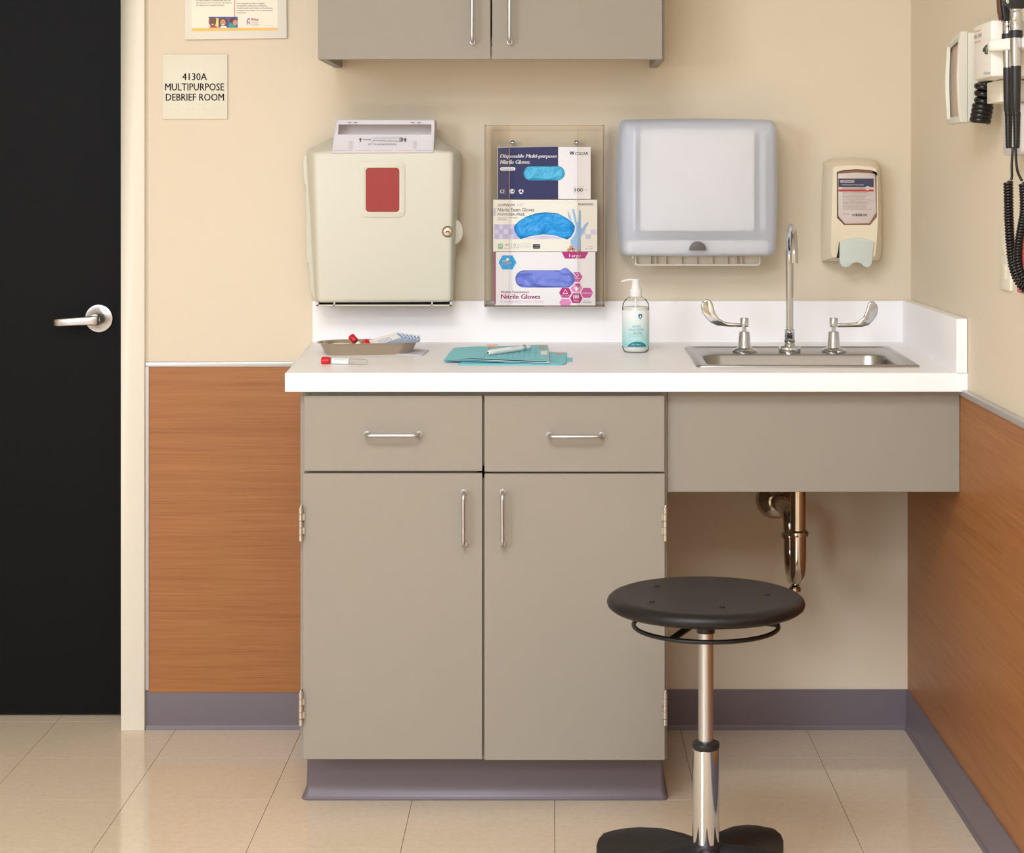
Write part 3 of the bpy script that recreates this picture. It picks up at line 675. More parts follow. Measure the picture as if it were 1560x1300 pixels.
p.poly('lav2', [(470, 527), (560, 500), (720, 480), (860, 490), (960, 524), (962, 527)]); p.rect('palelav', 668, 790, 484, 524, 1); p.rect('palelav', 1250, 1312, 470, 527); p.rect('lav2', 1205, 1250, 400, 470); p.rect('lav2', 1312, 1385, 410, 470)
p.txt('blueink', 'McKESSON', 1160, 1342, 80, 108, 1, 0, .015)
p.rect('pgreen', 155, 213, 588, 650); p.txt('pwhite', 'M', 168, 202, 598, 632, 1, 0, .03)
p.txt('inkgrey', '100', 240, 296, 588, 614); p.txt('inkgrey', 'gloves', 232, 304, 634, 650); p.rect('greyline', 318, 322, 585, 648); p.ring('inkgrey', 362, 602, 16, 4); p.txt('inkgrey', 'single use', 338, 388, 626, 646); p.rect('greyline', 402, 406, 585, 648)
for i in range(4): p.txt('lidgrey', 'tested for use with listed drugs', 424, 572-(i*23) % 40, 585+i*15, 596+i*15)
p.rrect('ink', 590, 680, 592, 648, 10); p.txt('pwhite', 'CHEMO', 600, 670, 600, 617, 1, 0, .01); p.txt('pwhite', 'TESTED', 600, 670, 625, 641, 1, 0, .01)
p.txt('inkgrey', 'REF 14-6N', 1285, 1338, 615, 624); p.txt('inkgrey', 'No. 14-656', 1252, 1338, 640, 656)
hand = [(1125, 662), (1062, 590), (1055, 535), (1092, 500), (1120, 455), (1126, 380), (1108, 322), (1040, 214), (1078, 296), (1116, 322), (1080, 160), (1092, 146), (1108, 158), (1140, 316), (1160, 310), (1166, 172), (1178, 162), (1190, 174), (1192, 380), (1206, 392), (1248, 330), (1278, 314), (1290, 322), (1230, 420), (1188, 500), (1190, 655)]
field(p, 'skyblue', [(1130, 664), (1064, 590), (1060, 545), (1100, 490), (1124, 440), (1128, 370), (1112, 318), (1082, 165), (1092, 148), (1108, 160), (1140, 318), (1160, 312), (1166, 174), (1178, 164), (1190, 176), (1192, 385), (1206, 395), (1250, 332), (1278, 315), (1290, 324), (1232, 422), (1190, 505), (1192, 655)], None, 2)
p.poly('skyblue', [(1022, 190), (1034, 184), (1076, 296), (1056, 290), (1040, 262)], 3)
p.ell('skin2', 1070, 635, 26, 30, 3); p.ell('skin2', 1098, 660, 24, 24, 3); p.ell('skin2', 1040, 664, 24, 20, 3); p.poly('skin2', [(1140, 684), (1132, 664), (1190, 652), (1192, 684)], 1)
p.done()
p = Print(g3, y_3-.0003, k5, 740, 378)
hx = lambda ca, cb, ra, rb: [(ca-ra, cb), (ca-ra*.56, cb-rb), (ca+ra*.56, cb-rb), (ca+ra, cb), (ca+ra*.56, cb+rb), (ca-ra*.56, cb+rb)]
p.poly('cyan', hx(272, 180, 112, 88)); p.txt('pwhite', 'MED', 212, 276, 152, 176, 1); p.txt('pwhite', 'PRIDE', 208, 340, 166, 208, 1, 0, .01); p.ell('pwhite', 274, 140, 18, 14, 1)
p.poly('mag', [(950, 50), (1285, 50), (1238, 131), (990, 131)]); p.txt('pwhite', 'Large', 1042, 1190, 76, 128, 1, 0, .02)
p.txt('mag2', 'Medical Examination', 190, 540, 536, 564, 1, 0, .01); p.txt('mag', 'Nitrile Gloves', 190, 682, 578, 636, 1, 0, .02); p.txt('palepink', 'POWDER FREE • NON STERILE', 190, 726, 655, 688, 1)
p.poly('mag2', [(1108, 318), (1096, 302), (1172, 302), (1212, 362), (1172, 424), (1110, 424), (1118, 385)]); p.ring('pwhite', 1140, 340, 22, 5, 1); p.txt('pwhite', 'single use', 1122, 1182, 368, 388, 1)
p.poly('pink', [(1098, 470), (1112, 438), (1172, 438), (1206, 494), (1172, 552), (1090, 552), (1058, 498), (1075, 490)]); p.poly('pwhite', [(1110, 470), (1128, 500), (1140, 480), (1168, 490), (1152, 528), (1128, 540), (1112, 500)], 1); p.poly('mag', [(1128, 450), (1165, 444), (1176, 468), (1150, 512), (1142, 486), (1152, 474), (1126, 470)], 2)
p.poly('mag', hx(996, 560, 78, 62)); p.poly('pwhite', [(996, 514), (1030, 574), (962, 574)], 1); p.poly('mag', [(996, 526), (1020, 568), (972, 568)], 2); p.txt('pwhite', 'Non Sterile', 942, 1050, 584, 606, 1, 0, .01)
p.poly('mag', hx(1133, 628, 78, 62)); p.txt('pwhite', '100', 1096, 1168, 584, 634, 1, 0, .02); p.txt('pwhite', 'Gloves', 1100, 1166, 644, 668, 1)
p.poly('mag2', hx(1264, 560, 78, 62)); p.txt('pwhite', 'Ambidextrous', 1196, 1334, 550, 572, 1)
p.poly('pink', [(918, 680), (952, 638), (1040, 638), (1075, 680), (1050, 718), (944, 718)]); p.txt('inkgrey', 'Reorder No.', 1222, 1306, 648, 660); p.txt('ink', 'MPR-50505', 1218, 1326, 672, 690)
p.rect('mag', 112, 126, 50, 700); p.rect('palepink', 730, 940, 722, 732)
p.done()
# crumpled cuff of the glove that sticks out of the lowest box
cf = W(740+985*k5, 378+300*k5, y_3)
cb_ = B()
cl = []
for j in range(9):
    t = j/8; rz = .0068*math.sin(PI*min(1, .12+t*.88))+.0012
    cl.append([(cf.x-.010+.026*t+rz*.3*math.sin(a*2), y_3-.001-.0035*math.sin(PI*(.15+.7*t))+.0026*math.cos(a), cf.z-.0015+.006*math.sin(PI*t*.9)-.005*t+rz*math.sin(a)) for a in [2*PI*k/12 for k in range(12)]])
obj('glove_cuff', B().loft(cl), 'glove3', g3, smooth=70)

# ------------------------------------------------------------------ paper towel dispenser
td = thing('paper_towel_dispenser', (X(1062, 0), -.09, Z(405, -.09)), 'white translucent paper towel dispenser on the wall above the counter', 'paper towel dispenser')
def tl(y, l, r_, t, b_, rad, bul=0):
    L = []
    a0, a1, z0, z1 = X(l, y), X(r_, y), Z(b_, y), Z(t, y)
    n = 10
    for q in rr((a0+a1)/2, (z0+z1)/2, (a1-a0)/2, (z1-z0)/2, rad, 6): L.append(q)
    out = []
    # subdivide the long sides so that they can bow outwards
    for i in range(len(L)):
        p0, p1 = L[i], L[(i+1) % len(L)]
        out.append(p0)
        if math.hypot(p1[0]-p0[0], p1[1]-p0[1]) > .03:
            for k in range(1, n): out.append((p0[0]+(p1[0]-p0[0])*k/n, p0[1]+(p1[1]-p0[1])*k/n))
    cx, cz_ = (a0+a1)/2, (z0+z1)/2
    res = []
    for a, b2 in out:
        fz = (b2-cz_)/((z1-z0)/2); fx_ = (a-cx)/((a1-a0)/2)
        res.append((a+bul*(1-fz*fz)*fx_, y, b2+.5*bul*(1-fx_*fx_)*max(fz, 0)+ -.3*bul*(1-fx_*fx_)*max(-fz, 0)))
    return res
cov = [tl(-.010, 944, 1180, 183, 388, .012, .007), tl(-.06, 944, 1180, 183, 389, .012, .0075), tl(-.13, 945, 1181, 183.5, 389.5, .015, .006), tl(-.168, 949, 1180, 185.5, 389, .016, .004), tl(-.182, 952, 1178, 188, 387, .014, .003), tl(-.188, 957, 1174, 193, 383, .012, .002)]
# domed front
frd = B().loft(cov, False, False)
last = cov[-1]
cxx = sum(a[0] for a in last)/len(last); czz = sum(a[2] for a in last)/len(last)
prev = last; rings = [last]
for k in (.8, .55, .25, .02): rings.append([(cxx+(a-cxx)*k, -.188-.012*(1-k*k), czz+(b2-czz)*k) for a, y, b2 in last])
frd.loft(rings, False, True)
cvo = obj('cover', frd, 'cover', td, smooth=60, label='milky translucent curved cover')
obj('back_housing', B().box(X(948, -.01), X(1176, -.01), -.012, -.001, Z(386, -.01), Z(186, -.01)).box(X(962, -.05), X(966, -.05), -.15, -.012, Z(350, -.05), Z(200, -.05)).box(X(1150, -.05), X(1160, -.05), -.15, -.012, Z(350, -.05), Z(200, -.05)), 'house', td, bevel=.003)
obj('paper_stack', B().box(X(976, -.17), X(1149, -.17), -.178, -.03, Z(352, -.17), Z(196, -.17)), 'paper', td, bevel=.006, label='white paper towels seen dimly through the cover')
obj('lower_lip', B().box(X(955, -.17), X(1170, -.17), -.178, -.02, Z(387, -.17), Z(366, -.17)), 'white', td, bevel=.004)
bt = [(1063+13*math.cos(t), 381.5-13.5*math.sin(t)) for t in [PI*k/14 for k in range(15)]]
obj('button', B().plate([(X(a, -.2), Z(b, -.2)) for a, b in bt], [], lambda u, v, d: (u, -.2045+.012*d, v), 1), 'button', td, bevel=.0012, label='dark half-round release button')
tr = B(); yt = -.10
zt0, zt1 = Z(405, yt), Z(388, yt); ta, tb = X(967, yt), X(1158.5, yt)
tr.box(ta, tb, -.088, -.084, zt0, zt1)
for pxx in (991, 999, 1014, 1038, 1061, 1085, 1108, 1122, 1130): tr.box(X(pxx, yt)-.0009, X(pxx, yt)+.0009, yt, -.085, zt0, zt1-.001)
prf = rr((ta+tb)/2, (zt0+zt1)/2, (tb-ta)/2, (zt1-zt0)/2, .008)
tr.plate(prf, [rr((ta+tb)/2, (zt0+zt1)/2+.001, (tb-ta)/2-.0035, (zt1-zt0)/2-.003, .006)], lambda u, v, d: (u, yt-.001+.016*d, v), 1).box(ta+.01, tb-.01, -.084, 0, zt1-.004, zt1)
tr.box(X(962, yt), X(966, yt), yt, -.03, Z(394, yt), Z(388, yt))
obj('outlet_tray', tr, 'beige', td, smooth=None, label='ribbed beige outlet tray below the cover')

# ------------------------------------------------------------------ soap dispenser
sd = thing('soap_dispenser', (X(1296, 0), -.05, Z(398, -.05)), 'cream wall soap dispenser with a clear window and pale green push bar', 'soap dispenser')
ks = 100/722
so = lambda l: [(1250+a*ks, 235+b*ks) for a, b in l]
ysd = -.092
back = so([(30, 90), (100, 58), (200, 44), (300, 41), (420, 44), (540, 56), (610, 76), (640, 100), (655, 160), (666, 400), (672, 650), (674, 900), (670, 1080), (660, 1140), (625, 1172), (330, 1180), (12, 1176), (6, 1100), (8, 700), (16, 350)])
frnt = so([(140, 150), (170, 140), (220, 130), (320, 122), (420, 126), (540, 138), (590, 150), (612, 170), (625, 240), (628, 420), (632, 700), (622, 900), (612, 1000), (602, 1110), (575, 1138), (330, 1145), (135, 1135), (114, 1090), (122, 700), (132, 350)])
win = so([(180, 196), (250, 175), (400, 165), (550, 175), (618, 198), (622, 690), (548, 780), (262, 780), (182, 700)])
mid2 = [((a*.2+c*.8), (b_*.2+d*.8)) for (a, b_), (c, d) in zip(back, frnt)]
hs = B().loft([L3(back, -.002), L3(back, -.035), L3([(a*.35+c*.65, b_*.35+d*.65) for (a, b_), (c, d) in zip(back, frnt)], -.078)], True, False)
hs.loft([L3([(a*.35+c*.65, b_*.35+d*.65) for (a, b_), (c, d) in zip(back, frnt)], -.078), L3(frnt, ysd)], False, False)
pv = lambda u, v, d: (u, ysd+.006*d, v)
hs.plate([(X(a, ysd), Z(b_, ysd)) for a, b_ in frnt], [[(X(a, ysd), Z(b_, ysd)) for a, b_ in win]], lambda u, v, d: (u, ysd+.008*d, v), 1)
hso = obj('housing', hs, 'cream', sd, smooth=45)
obj('window_pane', B().plate([(X(a, ysd), Z(b_, ysd)) for a, b_ in win], [], lambda u, v, d: (u, ysd+.0015+.0015*d, v), 1), 'pane', sd, smooth=None)
bag = B(); yb_ = ysd+.0055
obj('soap_bag', B().plate([(X(a, yb_), Z(b_, yb_)) for a, b_ in so([(190, 215), (400, 200), (600, 215), (612, 640), (540, 760), (270, 765), (195, 680)])], [], lambda u, v, d: (u, yb_+.002*d, v), 1), 'soapbag', sd, bevel=.003, label='soap refill with a printed label behind the window')
obj('window_recess', B().plate([(X(1305.4+(a-1305.4)*.955, -.084), Z(b_, -.084)) for a, b_ in win], [], lambda u, v, d: (u, -.0855+.002*d, v), 1), 'recess', sd, smooth=None)
p = Print(sd, yb_-.0005, ks, 1250, 235)
p.rect('soapnavy', 197, 584, 268, 362); p.rect('redink', 197, 584, 388, 410); p.rrect('lidgrey', 215, 372, 283, 315, 14, 1); p.txt('soapnavy', 'SOAP', 250, 350, 290, 308, 2); p.txt('pwhite', 'Antibacterial Foam Soap', 235, 475, 328, 346, 1); p.txt('pwhite', 'HANDWASH REFILL', 240, 500, 367, 384, 1, 0, .01); p.ell('pwhite', 518, 374, 25, 22, 1); p.txt('ink', 'NEW', 500, 536, 367, 381, 2)
random.seed(4)
for i in range(13): p.txt('inkgrey', random.choice(('Directions wet hands and apply foam to hands', 'Active ingredient and purpose see insert', 'Warnings for external use only keep out of eyes')), 245, random.randint(480, 580), 416+i*15.5, 427+i*15.5)
for i in range(24): p.rect('ink', 348+i*7, 348+i*7+random.choice((2, 3, 5)), 655, 682)
p.txt('inkgrey', 'No. 5162', 250, 320, 652, 664)
p.done()
lev = so([(215, 972), (260, 950), (330, 932), (410, 925), (490, 932), (550, 948), (592, 968), (578, 1150), (572, 1200), (555, 1235), (520, 1248), (485, 1238), (460, 1212), (430, 1196), (390, 1192), (352, 1206), (325, 1236), (290, 1247), (250, 1240), (222, 1205), (214, 1150)])
yv = ysd-.012
obj('push_bar', B().plate([(X(a, yv), Z(b_, yv)) for a, b_ in lev], [], lambda u, v, d: (u, yv+(Z(300, yv)-v)*.05+.018*d, v), 1), 'green', sd, bevel=.002, bseg=3, label='pale green push bar')
obj('lever_recess', B().plate([(X(a, ysd), Z(b_, ysd)) for a, b_ in so([(203, 968), (216, 968), (216, 1140), (174, 1140), (192, 1070)])], [], lambda u, v, d: (u, ysd-.002+.004*d, v), 1), 'dark', sd, smooth=None)

# ------------------------------------------------------------------ things on the counter
bp = on_counter(968.5, 536.5)
hsn = thing('hand_sanitizer', tuple(bp), 'clear pump bottle of hand sanitizer on the counter under the towel dispenser', 'bottle')
q = sc(bp.y); R0 = 20.6/q
zz = lambda py: Z(py, bp.y)
prof = [(R0*.72, 0), (R0*.86, .0015), (R0*.97, .007), (R0, .014), (R0, zz(468)-bp.z), (R0*.95, zz(462)-bp.z), (R0*.78, zz(456.5)-bp.z), (R0*.52, zz(453)-bp.z), (R0*.42, zz(451)-bp.z)]
obj('bottle', B().lathe(prof, bp, seg=40), 'bottle', hsn, smooth=60)
obj('gel', B().lathe([(r_*.93, max(.002, h_)) for r_, h_ in prof[:5]]+[(R0*.9, zz(467)-bp.z)], bp, seg=32), 'liquid', hsn, smooth=60, label='clear gel filling the bottle')
lbm = mat('bottle_label', S(240, 244, 242), .4); M['blabel'] = lbm
nt = lbm.node_tree; tc = nt.nodes.new('ShaderNodeTexCoord'); sp_ = nt.nodes.new('ShaderNodeSeparateXYZ'); rp = nt.nodes.new('ShaderNodeValToRGB')
nt.links.new(tc.outputs['Generated'], sp_.inputs[0]); nt.links.new(sp_.outputs[2], rp.inputs[0]); nt.links.new(rp.outputs[0], nt.nodes['Principled BSDF'].inputs['Base Color'])
rp.color_ramp.elements[0].position = 0; rp.color_ramp.elements[0].color = S(150, 214, 212); rp.color_ramp.elements[1].position = .85; rp.color_ramp.elements[1].color = S(242, 243, 240)
def curve(R): return lambda u, v: Vector((bp.x+R*math.sin(u/R0), bp.y-R*math.cos(u/R0), v))
def wrapgrid(u0, u1, v0, v1, R, n=24):
    f = curve(R); return B().add([f(u0+(u1-u0)*i/n, v) for v in (v0, v1) for i in range(n+1)], [(i, i+1, n+2+i, n+1+i) for i in range(n)])
lb = obj('label', wrapgrid(-R0*1.5, R0*1.5, zz(526.8), zz(472), R0*1.01), 'blabel', hsn, smooth=60, label='white to teal wraparound label')
kb = 70/674
def LU(a): return (935+a*kb-968.5)/q
def LV(b_): return zz(415+b_*kb)
tb1, tb2, tb3 = B(), B(), B()
f3 = curve(R0*1.022)
text(tb1, 'HAND', LU(262), LU(385), LV(796), LV(762), f3, .3); text(tb1, 'SANITIZER', LU(210), LU(428), LV(845), LV(810), f3, .3); text(tb1, '99.9%', LU(275), LU(405), LV(888), LV(860), f3, .2)
for a, b_, c_, d_ in ((215, 425, 888, 892), (215, 425, 918, 922)):
    w_ = wrapgrid(LU(a), LU(b_), LV(d_), LV(c_), R0*1.022, 8); tb1.add(w_.v, w_.f)
obj('lettering', tb1, 'lteal', lb, smooth=None)
shd = [(350, 606), (381, 596), (412, 606), (410, 645), (381, 678), (352, 645)]
tb2.poly([f3(LU(a), LV(b_)) for a, b_ in reversed(shd)])
n = 14
for i in range(n):
    a0, a1 = 182+(490-182)*i/n, 182+(490-182)*(i+1)/n
    h = lambda a: 1078-78*(1-((a-336)/154)**2)**.8 if abs(a-336) < 154 else 1078
    tb2.poly([f3(LU(a0), LV(1078)), f3(LU(a1), LV(1078)), f3(LU(a1), LV(h(a1))), f3(LU(a0), LV(h(a0)))])
for q_ in pieces(tb2): obj('emblem', q_, 'dteal', lb, smooth=None)
f4 = curve(R0*1.03)
tb3.poly([f4(LU(a), LV(b_)) for a, b_ in reversed([(381, 612), (392, 640), (381, 660), (370, 640)])])
text(tb3, '10fl oz', LU(258), LU(305), LV(1052), LV(1034), f4); text(tb3, '300ml', LU(326), LU(385), LV(1052), LV(1034), f4)
obj('lettering', tb3, 'pwhite', lb, smooth=None)
cx_ = bp.x-.0005
pm = obj('pump', B().lathe([(8.9/q, 0), (9.1/q, .001), (9.0/q, 12/q), (8.4/q, 12.3/q), (6.7/q, 12.6/q), (6.7/q, 16.5/q), (5.9/q, 17/q), (5.9/q, 24/q), (6.3/q, 24.5/q), (6.2/q, 27/q), (4/q, 27.4/q)], (bp.x, bp.y, zz(452)), seg=28), 'white', hsn, smooth=50, label='white pump head')
nz_ = [(bp.x+4/q, bp.y, zz(427)), (bp.x-5/q, bp.y-.001, zz(426.2)), (bp.x-14/q, bp.y-.003, zz(426.6)), (bp.x-20/q, bp.y-.004, zz(428.3)), (bp.x-22.3/q, bp.y-.004, zz(429.4))]
obj('nozzle', B().tube(spline(nz_, 5), [.0042]*10+[.0036]*6+[.0026]*5, 12, flat=.6), 'white', pm, smooth=60)
obj('dip_tube', B().cyl((bp.x, bp.y, zz(452)), (bp.x, bp.y, bp.z+.012), .003), 'white', hsn)

# tray with blood tubes, tape and packets
tcx = on_counter(562, 534.5)
yaw = math.radians(9)
tcx = Vector((X(561.5, -.275), -.275, ct(-.275)))
tray = thing('instrument_tray', tuple(tcx), 'shallow steel instrument tray at the left end of the counter', 'tray')
def stadium(L, Wd, n=10, sq=.5):
    r_ = Wd/2*.98; return rr(0, 0, L/2, Wd/2, r_, n)
RZ = Matrix.Rotation(yaw, 4, 'Z')
TILT = Matrix.Rotation(math.atan(CTK), 4, 'X')
def tray_m(): return Matrix.Translation(tcx) @ TILT @ RZ
TL, TWd, THh = .232, .096, .0275
lo_ = lambda l, w_, z: [(a, b_, z) for a, b_ in stadium(l, w_)]
tb_ = B().loft([lo_(TL-.048, TWd-.036, .0012), lo_(TL-.042, TWd-.030, .0), lo_(TL-.034, TWd-.024, .003), lo_(TL-.014, TWd-.010, .024), lo_(TL-.008, TWd-.006, .0262), lo_(TL+.002, TWd+.002, .0265), lo_(TL+.003, TWd+.003, .0275), lo_(TL, TWd, .0282), lo_(TL-.008, TWd-.008, .0277), lo_(TL-.014, TWd-.012, .026), lo_(TL-.036, TWd-.026, .004), lo_(TL-.046, TWd-.034, .0014), lo_(.05, .02, .0014)], True, True)
tb_.xform(tray_m())
obj('pan', tb_, 'tray', tray, smooth=50)
def tube_thing(label, base, direction, L, r_, fill='white', capm='red_cap'):
    d_ = Vector(direction).normalized(); base = Vector(base)
    t = thing('blood_tube', tuple(base), label, 'blood tube')
    obj('cap', B().lathe([(r_*1.05, 0), (r_*1.32, .001), (r_*1.38, .003), (r_*1.38, .0165), (r_*1.2, .0185), (r_*1.1, .0185)], base, d_, 20), capm, t, smooth=45, label='red screw cap')
    e0 = base+d_*.017
    obj('glass_tube', B().lathe([(r_, 0), (r_, L-.022-r_), (r_*.85, L-.022-r_*.45), (r_*.5, L-.022-r_*.1), (0, L-.022)], e0, d_, 20), 'bottle', t, smooth=60)
    obj('paper_label', B().lathe([(r_*1.03, .007), (r_*1.03, .044)], e0, d_, 24), 'paper', t, smooth=60)
    return t
v0 = on_counter(490, 549.5, .0076)
v1 = on_counter(564, 552.0, .0060)
vd = (v1-v0)
vt = tube_thing('blood tube with a red cap lying on the counter before the tray', v0, vd, vd.length, .0062)
pb_ = B(); d_ = vd.normalized(); sd_ = Vector((0, -.8, .6))
for k in range(5):
    a = v0+d_*(.03+.006*k)
    pb_.poly([a+Vector((0, -.0062, .0030)), a+d_*.004+Vector((0, -.0062, .0030)), a+d_*.004+Vector((0, -.0058, .0040)), a+Vector((0, -.0058, .0040))])
obj('label_print', pb_, 'blueink', vt, smooth=None)
def tp(u, v, z): return tray_m() @ Vector((u, v, z))
tube_thing('red capped blood tube leaning up in the tray, the left of two', tp(-.040, .004, .0405), Vector((.50, -.30, -.52)), .062, .0056)
tube_thing('red capped blood tube lying in the tray beside the packets', tp(-.0045, -.010, .0265), Vector((-.35, .8, -.30)), .05, .0058)
tag(obj('tape_roll', B().lathe([(.010, 0), (.0205, 0), (.0205, .022), (.010, .022), (.010, 0)], tp(-.062, -.002, .0022), (0, .05, 1), 32), 'white', loc=tuple(tp(-.062, 0, .002)), smooth=45), 'roll of white tape standing in the left end of the tray', 'tape roll')
PK = ('lowest', 'second from the bottom', 'third from the bottom', 'third from the top', 'second from the top', 'topmost')
for k in range(6):
    c_ = tp(.040-.0062*k, -.020+.0010*k, .0100+.0011*k)
    mt_ = Matrix.Translation(c_) @ Matrix.Rotation(yaw+math.radians(-6+4.0*k), 4, 'Z') @ Matrix.Rotation(math.radians(-14.5), 4, 'Y') @ Matrix.Rotation(math.radians(12), 4, 'X')
    b_ = B().plate(rr(.040, .024, .040, .024, .002, 2), [], lambda u, v, d: (u, v, .0009*d), 1); b_.xform(mt_)
    t = thing('prep_pad_packet', tuple(c_), 'white pad packet with blue print, %s of the fan in the tray' % PK[k], 'packet', 'fan of pad packets in the tray')
    obj('packet', b_, 'paper', t, smooth=None)
    up_ = lambda u, v, d: (u, v, .00095+.00008*d)
    pb_ = B().plate(rr(.040, .003, .037, .0018, .001, 2), [], up_, 1)
    for a in range(3): pb_.plate([(.02, .010+.008*a), (.052, .010+.008*a), (.052, .0125+.008*a), (.02, .0125+.008*a)], [], up_, 1)
    pb_.plate([(.072, .004), (.078, .004), (.078, .036), (.072, .036)], [], up_, 1)
    pb_.xform(mt_); obj('print', pb_, 'packblue', t, smooth=None)
    eb_ = B().box(.001, .079, -.0002, .0001, .0001, .0008); eb_.xform(mt_); obj('edge_stripe', eb_, 'dteal' if k % 2 else 'blueink', t, smooth=None)
M_ = 0
# napkin under the tray
nk = [on_counter(573, 539, 0), on_counter(642.5, 542.5, 0), on_counter(652.5, 534.5, 0), on_counter(600, 532.5, 0)]
nb = B(); nb.loft([[p_+Vector((0, 0, h)) for p_ in nk] for h in (.0003, .0012)])
nb.loft([[p_+Vector((.001*i, 0, h)) for i, p_ in enumerate(nk)] for h in (.0014, .0022)])
M['napkin'] = mat('grey_napkin', S(214, 210, 220), .8, var=.06, vscale=600)
tag(obj('napkin', nb, 'napkin', loc=tuple(nk[1]), smooth=None), 'folded pale grey napkin half under the steel tray', 'napkin')

# folders and penlight
def fpt(px, py, up): return on_counter(px, py, up)
f2 = thing('file_folder', tuple(on_counter(780, 550)), 'lower teal file folder sticking out with a side tab, on the counter', 'folder', None)
def sheet(b, quad, up0, up1):
    b.loft([[q_+Vector((0, 0, up0)) for q_ in quad], [q_+Vector((0, 0, up1)) for q_ in quad]])
def bez(c, n): return c
q2 = [on_counter(697, 557.3), on_counter(858, 557.0), on_counter(863.5, 554.5), on_counter(864, 539), on_counter(722, 534)]
b_ = B(); sheet(b_, q2, .0004, .0012); sheet(b_, [q2[0]+Vector((.003, .002, 0)), q2[1]+Vector((-.002, .002, 0)), q2[2]+Vector((-.003, .002, 0)), q2[3], q2[4]], .0017, .0026)
obj('cover', b_, 'teal', f2, smooth=None)
b_ = B(); sheet(b_, [on_counter(860, 551.8), on_counter(872.5, 551.8), on_counter(872.5, 545.6), on_counter(860, 545.6)], .0005, .0011)
b_.add([], []); obj('tab', b_, 'teal', f2, smooth=None)
b_ = B(); sheet(b_, [on_counter(837, 550.5), on_counter(848, 550.2), on_counter(848, 543), on_counter(837, 543)], .0028, .0034); obj('tab', b_, 'teal', f2, smooth=None)
b_ = B(); sheet(b_, [on_counter(846, 542.5), on_counter(859, 542.0), on_counter(859, 539.8), on_counter(846, 540.2)], .0028, .0030); obj('sticker', b_, 'pinktab', f2, smooth=None)
f1 = thing('file_folder', tuple(on_counter(760, 545)), 'upper teal file folder with ruled lines and coloured tabs, under the penlight', 'folder')
A, Bq, Cq, Dq = on_counter(676, 553.2), on_counter(834, 557.0), on_counter(834, 533.4), on_counter(692, 534.5)
def bil(u, v): return (A*(1-u)+Bq*u)*(1-v)+(Dq*(1-u)+Cq*u)*v
def fold(h0, h1, u0=0, u1=1, v0=0, v1=1, t=.0006, nu=14, nv=8):
    vs = []; fs = []
    hh = lambda u, v: h0+(h1-h0)*math.sin(PI*min(1, .5*min(1, u*3)+.0))*1.0+.0012*math.sin(u*5+v*3)
    for s_ in (0, 1):
        for j in range(nv+1):
            for i in range(nu+1):
                u = u0+(u1-u0)*i/nu; v = v0+(v1-v0)*j/nv
                p_ = bil(u, v); vs.append((p_.x, p_.y, p_.z+hh(u, v)+t*s_))
    n1 = (nu+1)*(nv+1)
    for j in range(nv):
        for i in range(nu):
            a = j*(nu+1)+i; fs.append((a, a+nu+1, a+nu+2, a+1)); fs.append((a+n1, a+1+n1, a+nu+2+n1, a+nu+1+n1))
    for i in range(nu): fs += [(i, i+1, i+1+n1, i+n1), (nv*(nu+1)+i+1, nv*(nu+1)+i, nv*(nu+1)+i+n1, nv*(nu+1)+i+1+n1)]
    for j in range(nv): fs += [((j+1)*(nu+1), j*(nu+1), j*(nu+1)+n1, (j+1)*(nu+1)+n1), (j*(nu+1)+nu, (j+1)*(nu+1)+nu, (j+1)*(nu+1)+nu+n1, j*(nu+1)+nu+n1)]
    return B().add(vs, fs)
obj('back_cover', fold(.0042, .0042), 'teal', f1, smooth=60)
obj('papers', fold(.0055, .0062, .05, 1.015, .02, .97, .0012), 'paper', f1, smooth=60, label='white papers inside the folder')
obj('front_cover', fold(.0060, .0105), 'teal', f1, smooth=60)
def on_f(u, v, up=0): p_ = bil(u, v); hv = .0060+.0045*math.sin(PI*min(1, .5*min(1, u*3)))+.0012*math.sin(u*5+v*3); return Vector((p_.x, p_.y, p_.z+hv+.0006+up))
lb_ = B()
def strip(b, u0, u1, v0, v1, up=.0002):
    n = 8
    P = [on_f(u0+(u1-u0)*i/n, v0, up) for i in range(n+1)]; Q = [on_f(u0+(u1-u0)*i/n, v1, up) for i in range(n+1)]
    b.add(P+Q, [(i, i+1, n+2+i, n+1+i) for i in range(n)])
strip(lb_, .385, .388, .08, .9)
for k in range(9): strip(lb_, .44+.055*k, .4425+.055*k, .12, .9)
strip(lb_, .44, .98, .5, .506); strip(lb_, .02, .98, .04, .046)
obj('printed_lines', lb_, 'teline', f1, smooth=None)
tb_ = B(); strip(tb_, .90, .995, .82, .92, .0003); obj('sticker', tb_, 'orange', f1, smooth=None, label='orange sticker at the folder corner')
tb_ = B(); strip(tb_, .90, .995, .72, .80, .0003); obj('sticker', tb_, 'lidgrey', f1, smooth=None)
tb_ = B(); strip(tb_, .93, 1.0, .36, .58, .0003); obj('sticker', tb_, 'paper', f1, smooth=None, label='white notch label at the right edge')
c_ = on_f(.41, .985, .001); tb_ = B().box(c_.x-.0125, c_.x+.0125, c_.y-.004, c_.y+.004, c_.z-.0008, c_.z+.0035); obj('index_tab', tb_, 'pinktab', f1, smooth=None, label='pink index tab on the far edge')
tb_ = B(); strip(tb_, .375, .43, .86, .94, .0004); obj('clasp', tb_, 'orange', f1, smooth=None)
pn0 = Vector((X(743.5, -.42), -.42, 0)); pn1 = Vector((X(808, -.30), -.30, 0))
pn0.z = ct(-.42)+.0115+.0063; pn1.z = ct(-.30)+.0125+.0063
pen = thing('penlight', tuple(pn0), 'white penlight lying on the upper teal folder', 'penlight')
pd = (pn1-pn0); Lp = pd.length; pr_ = .0060
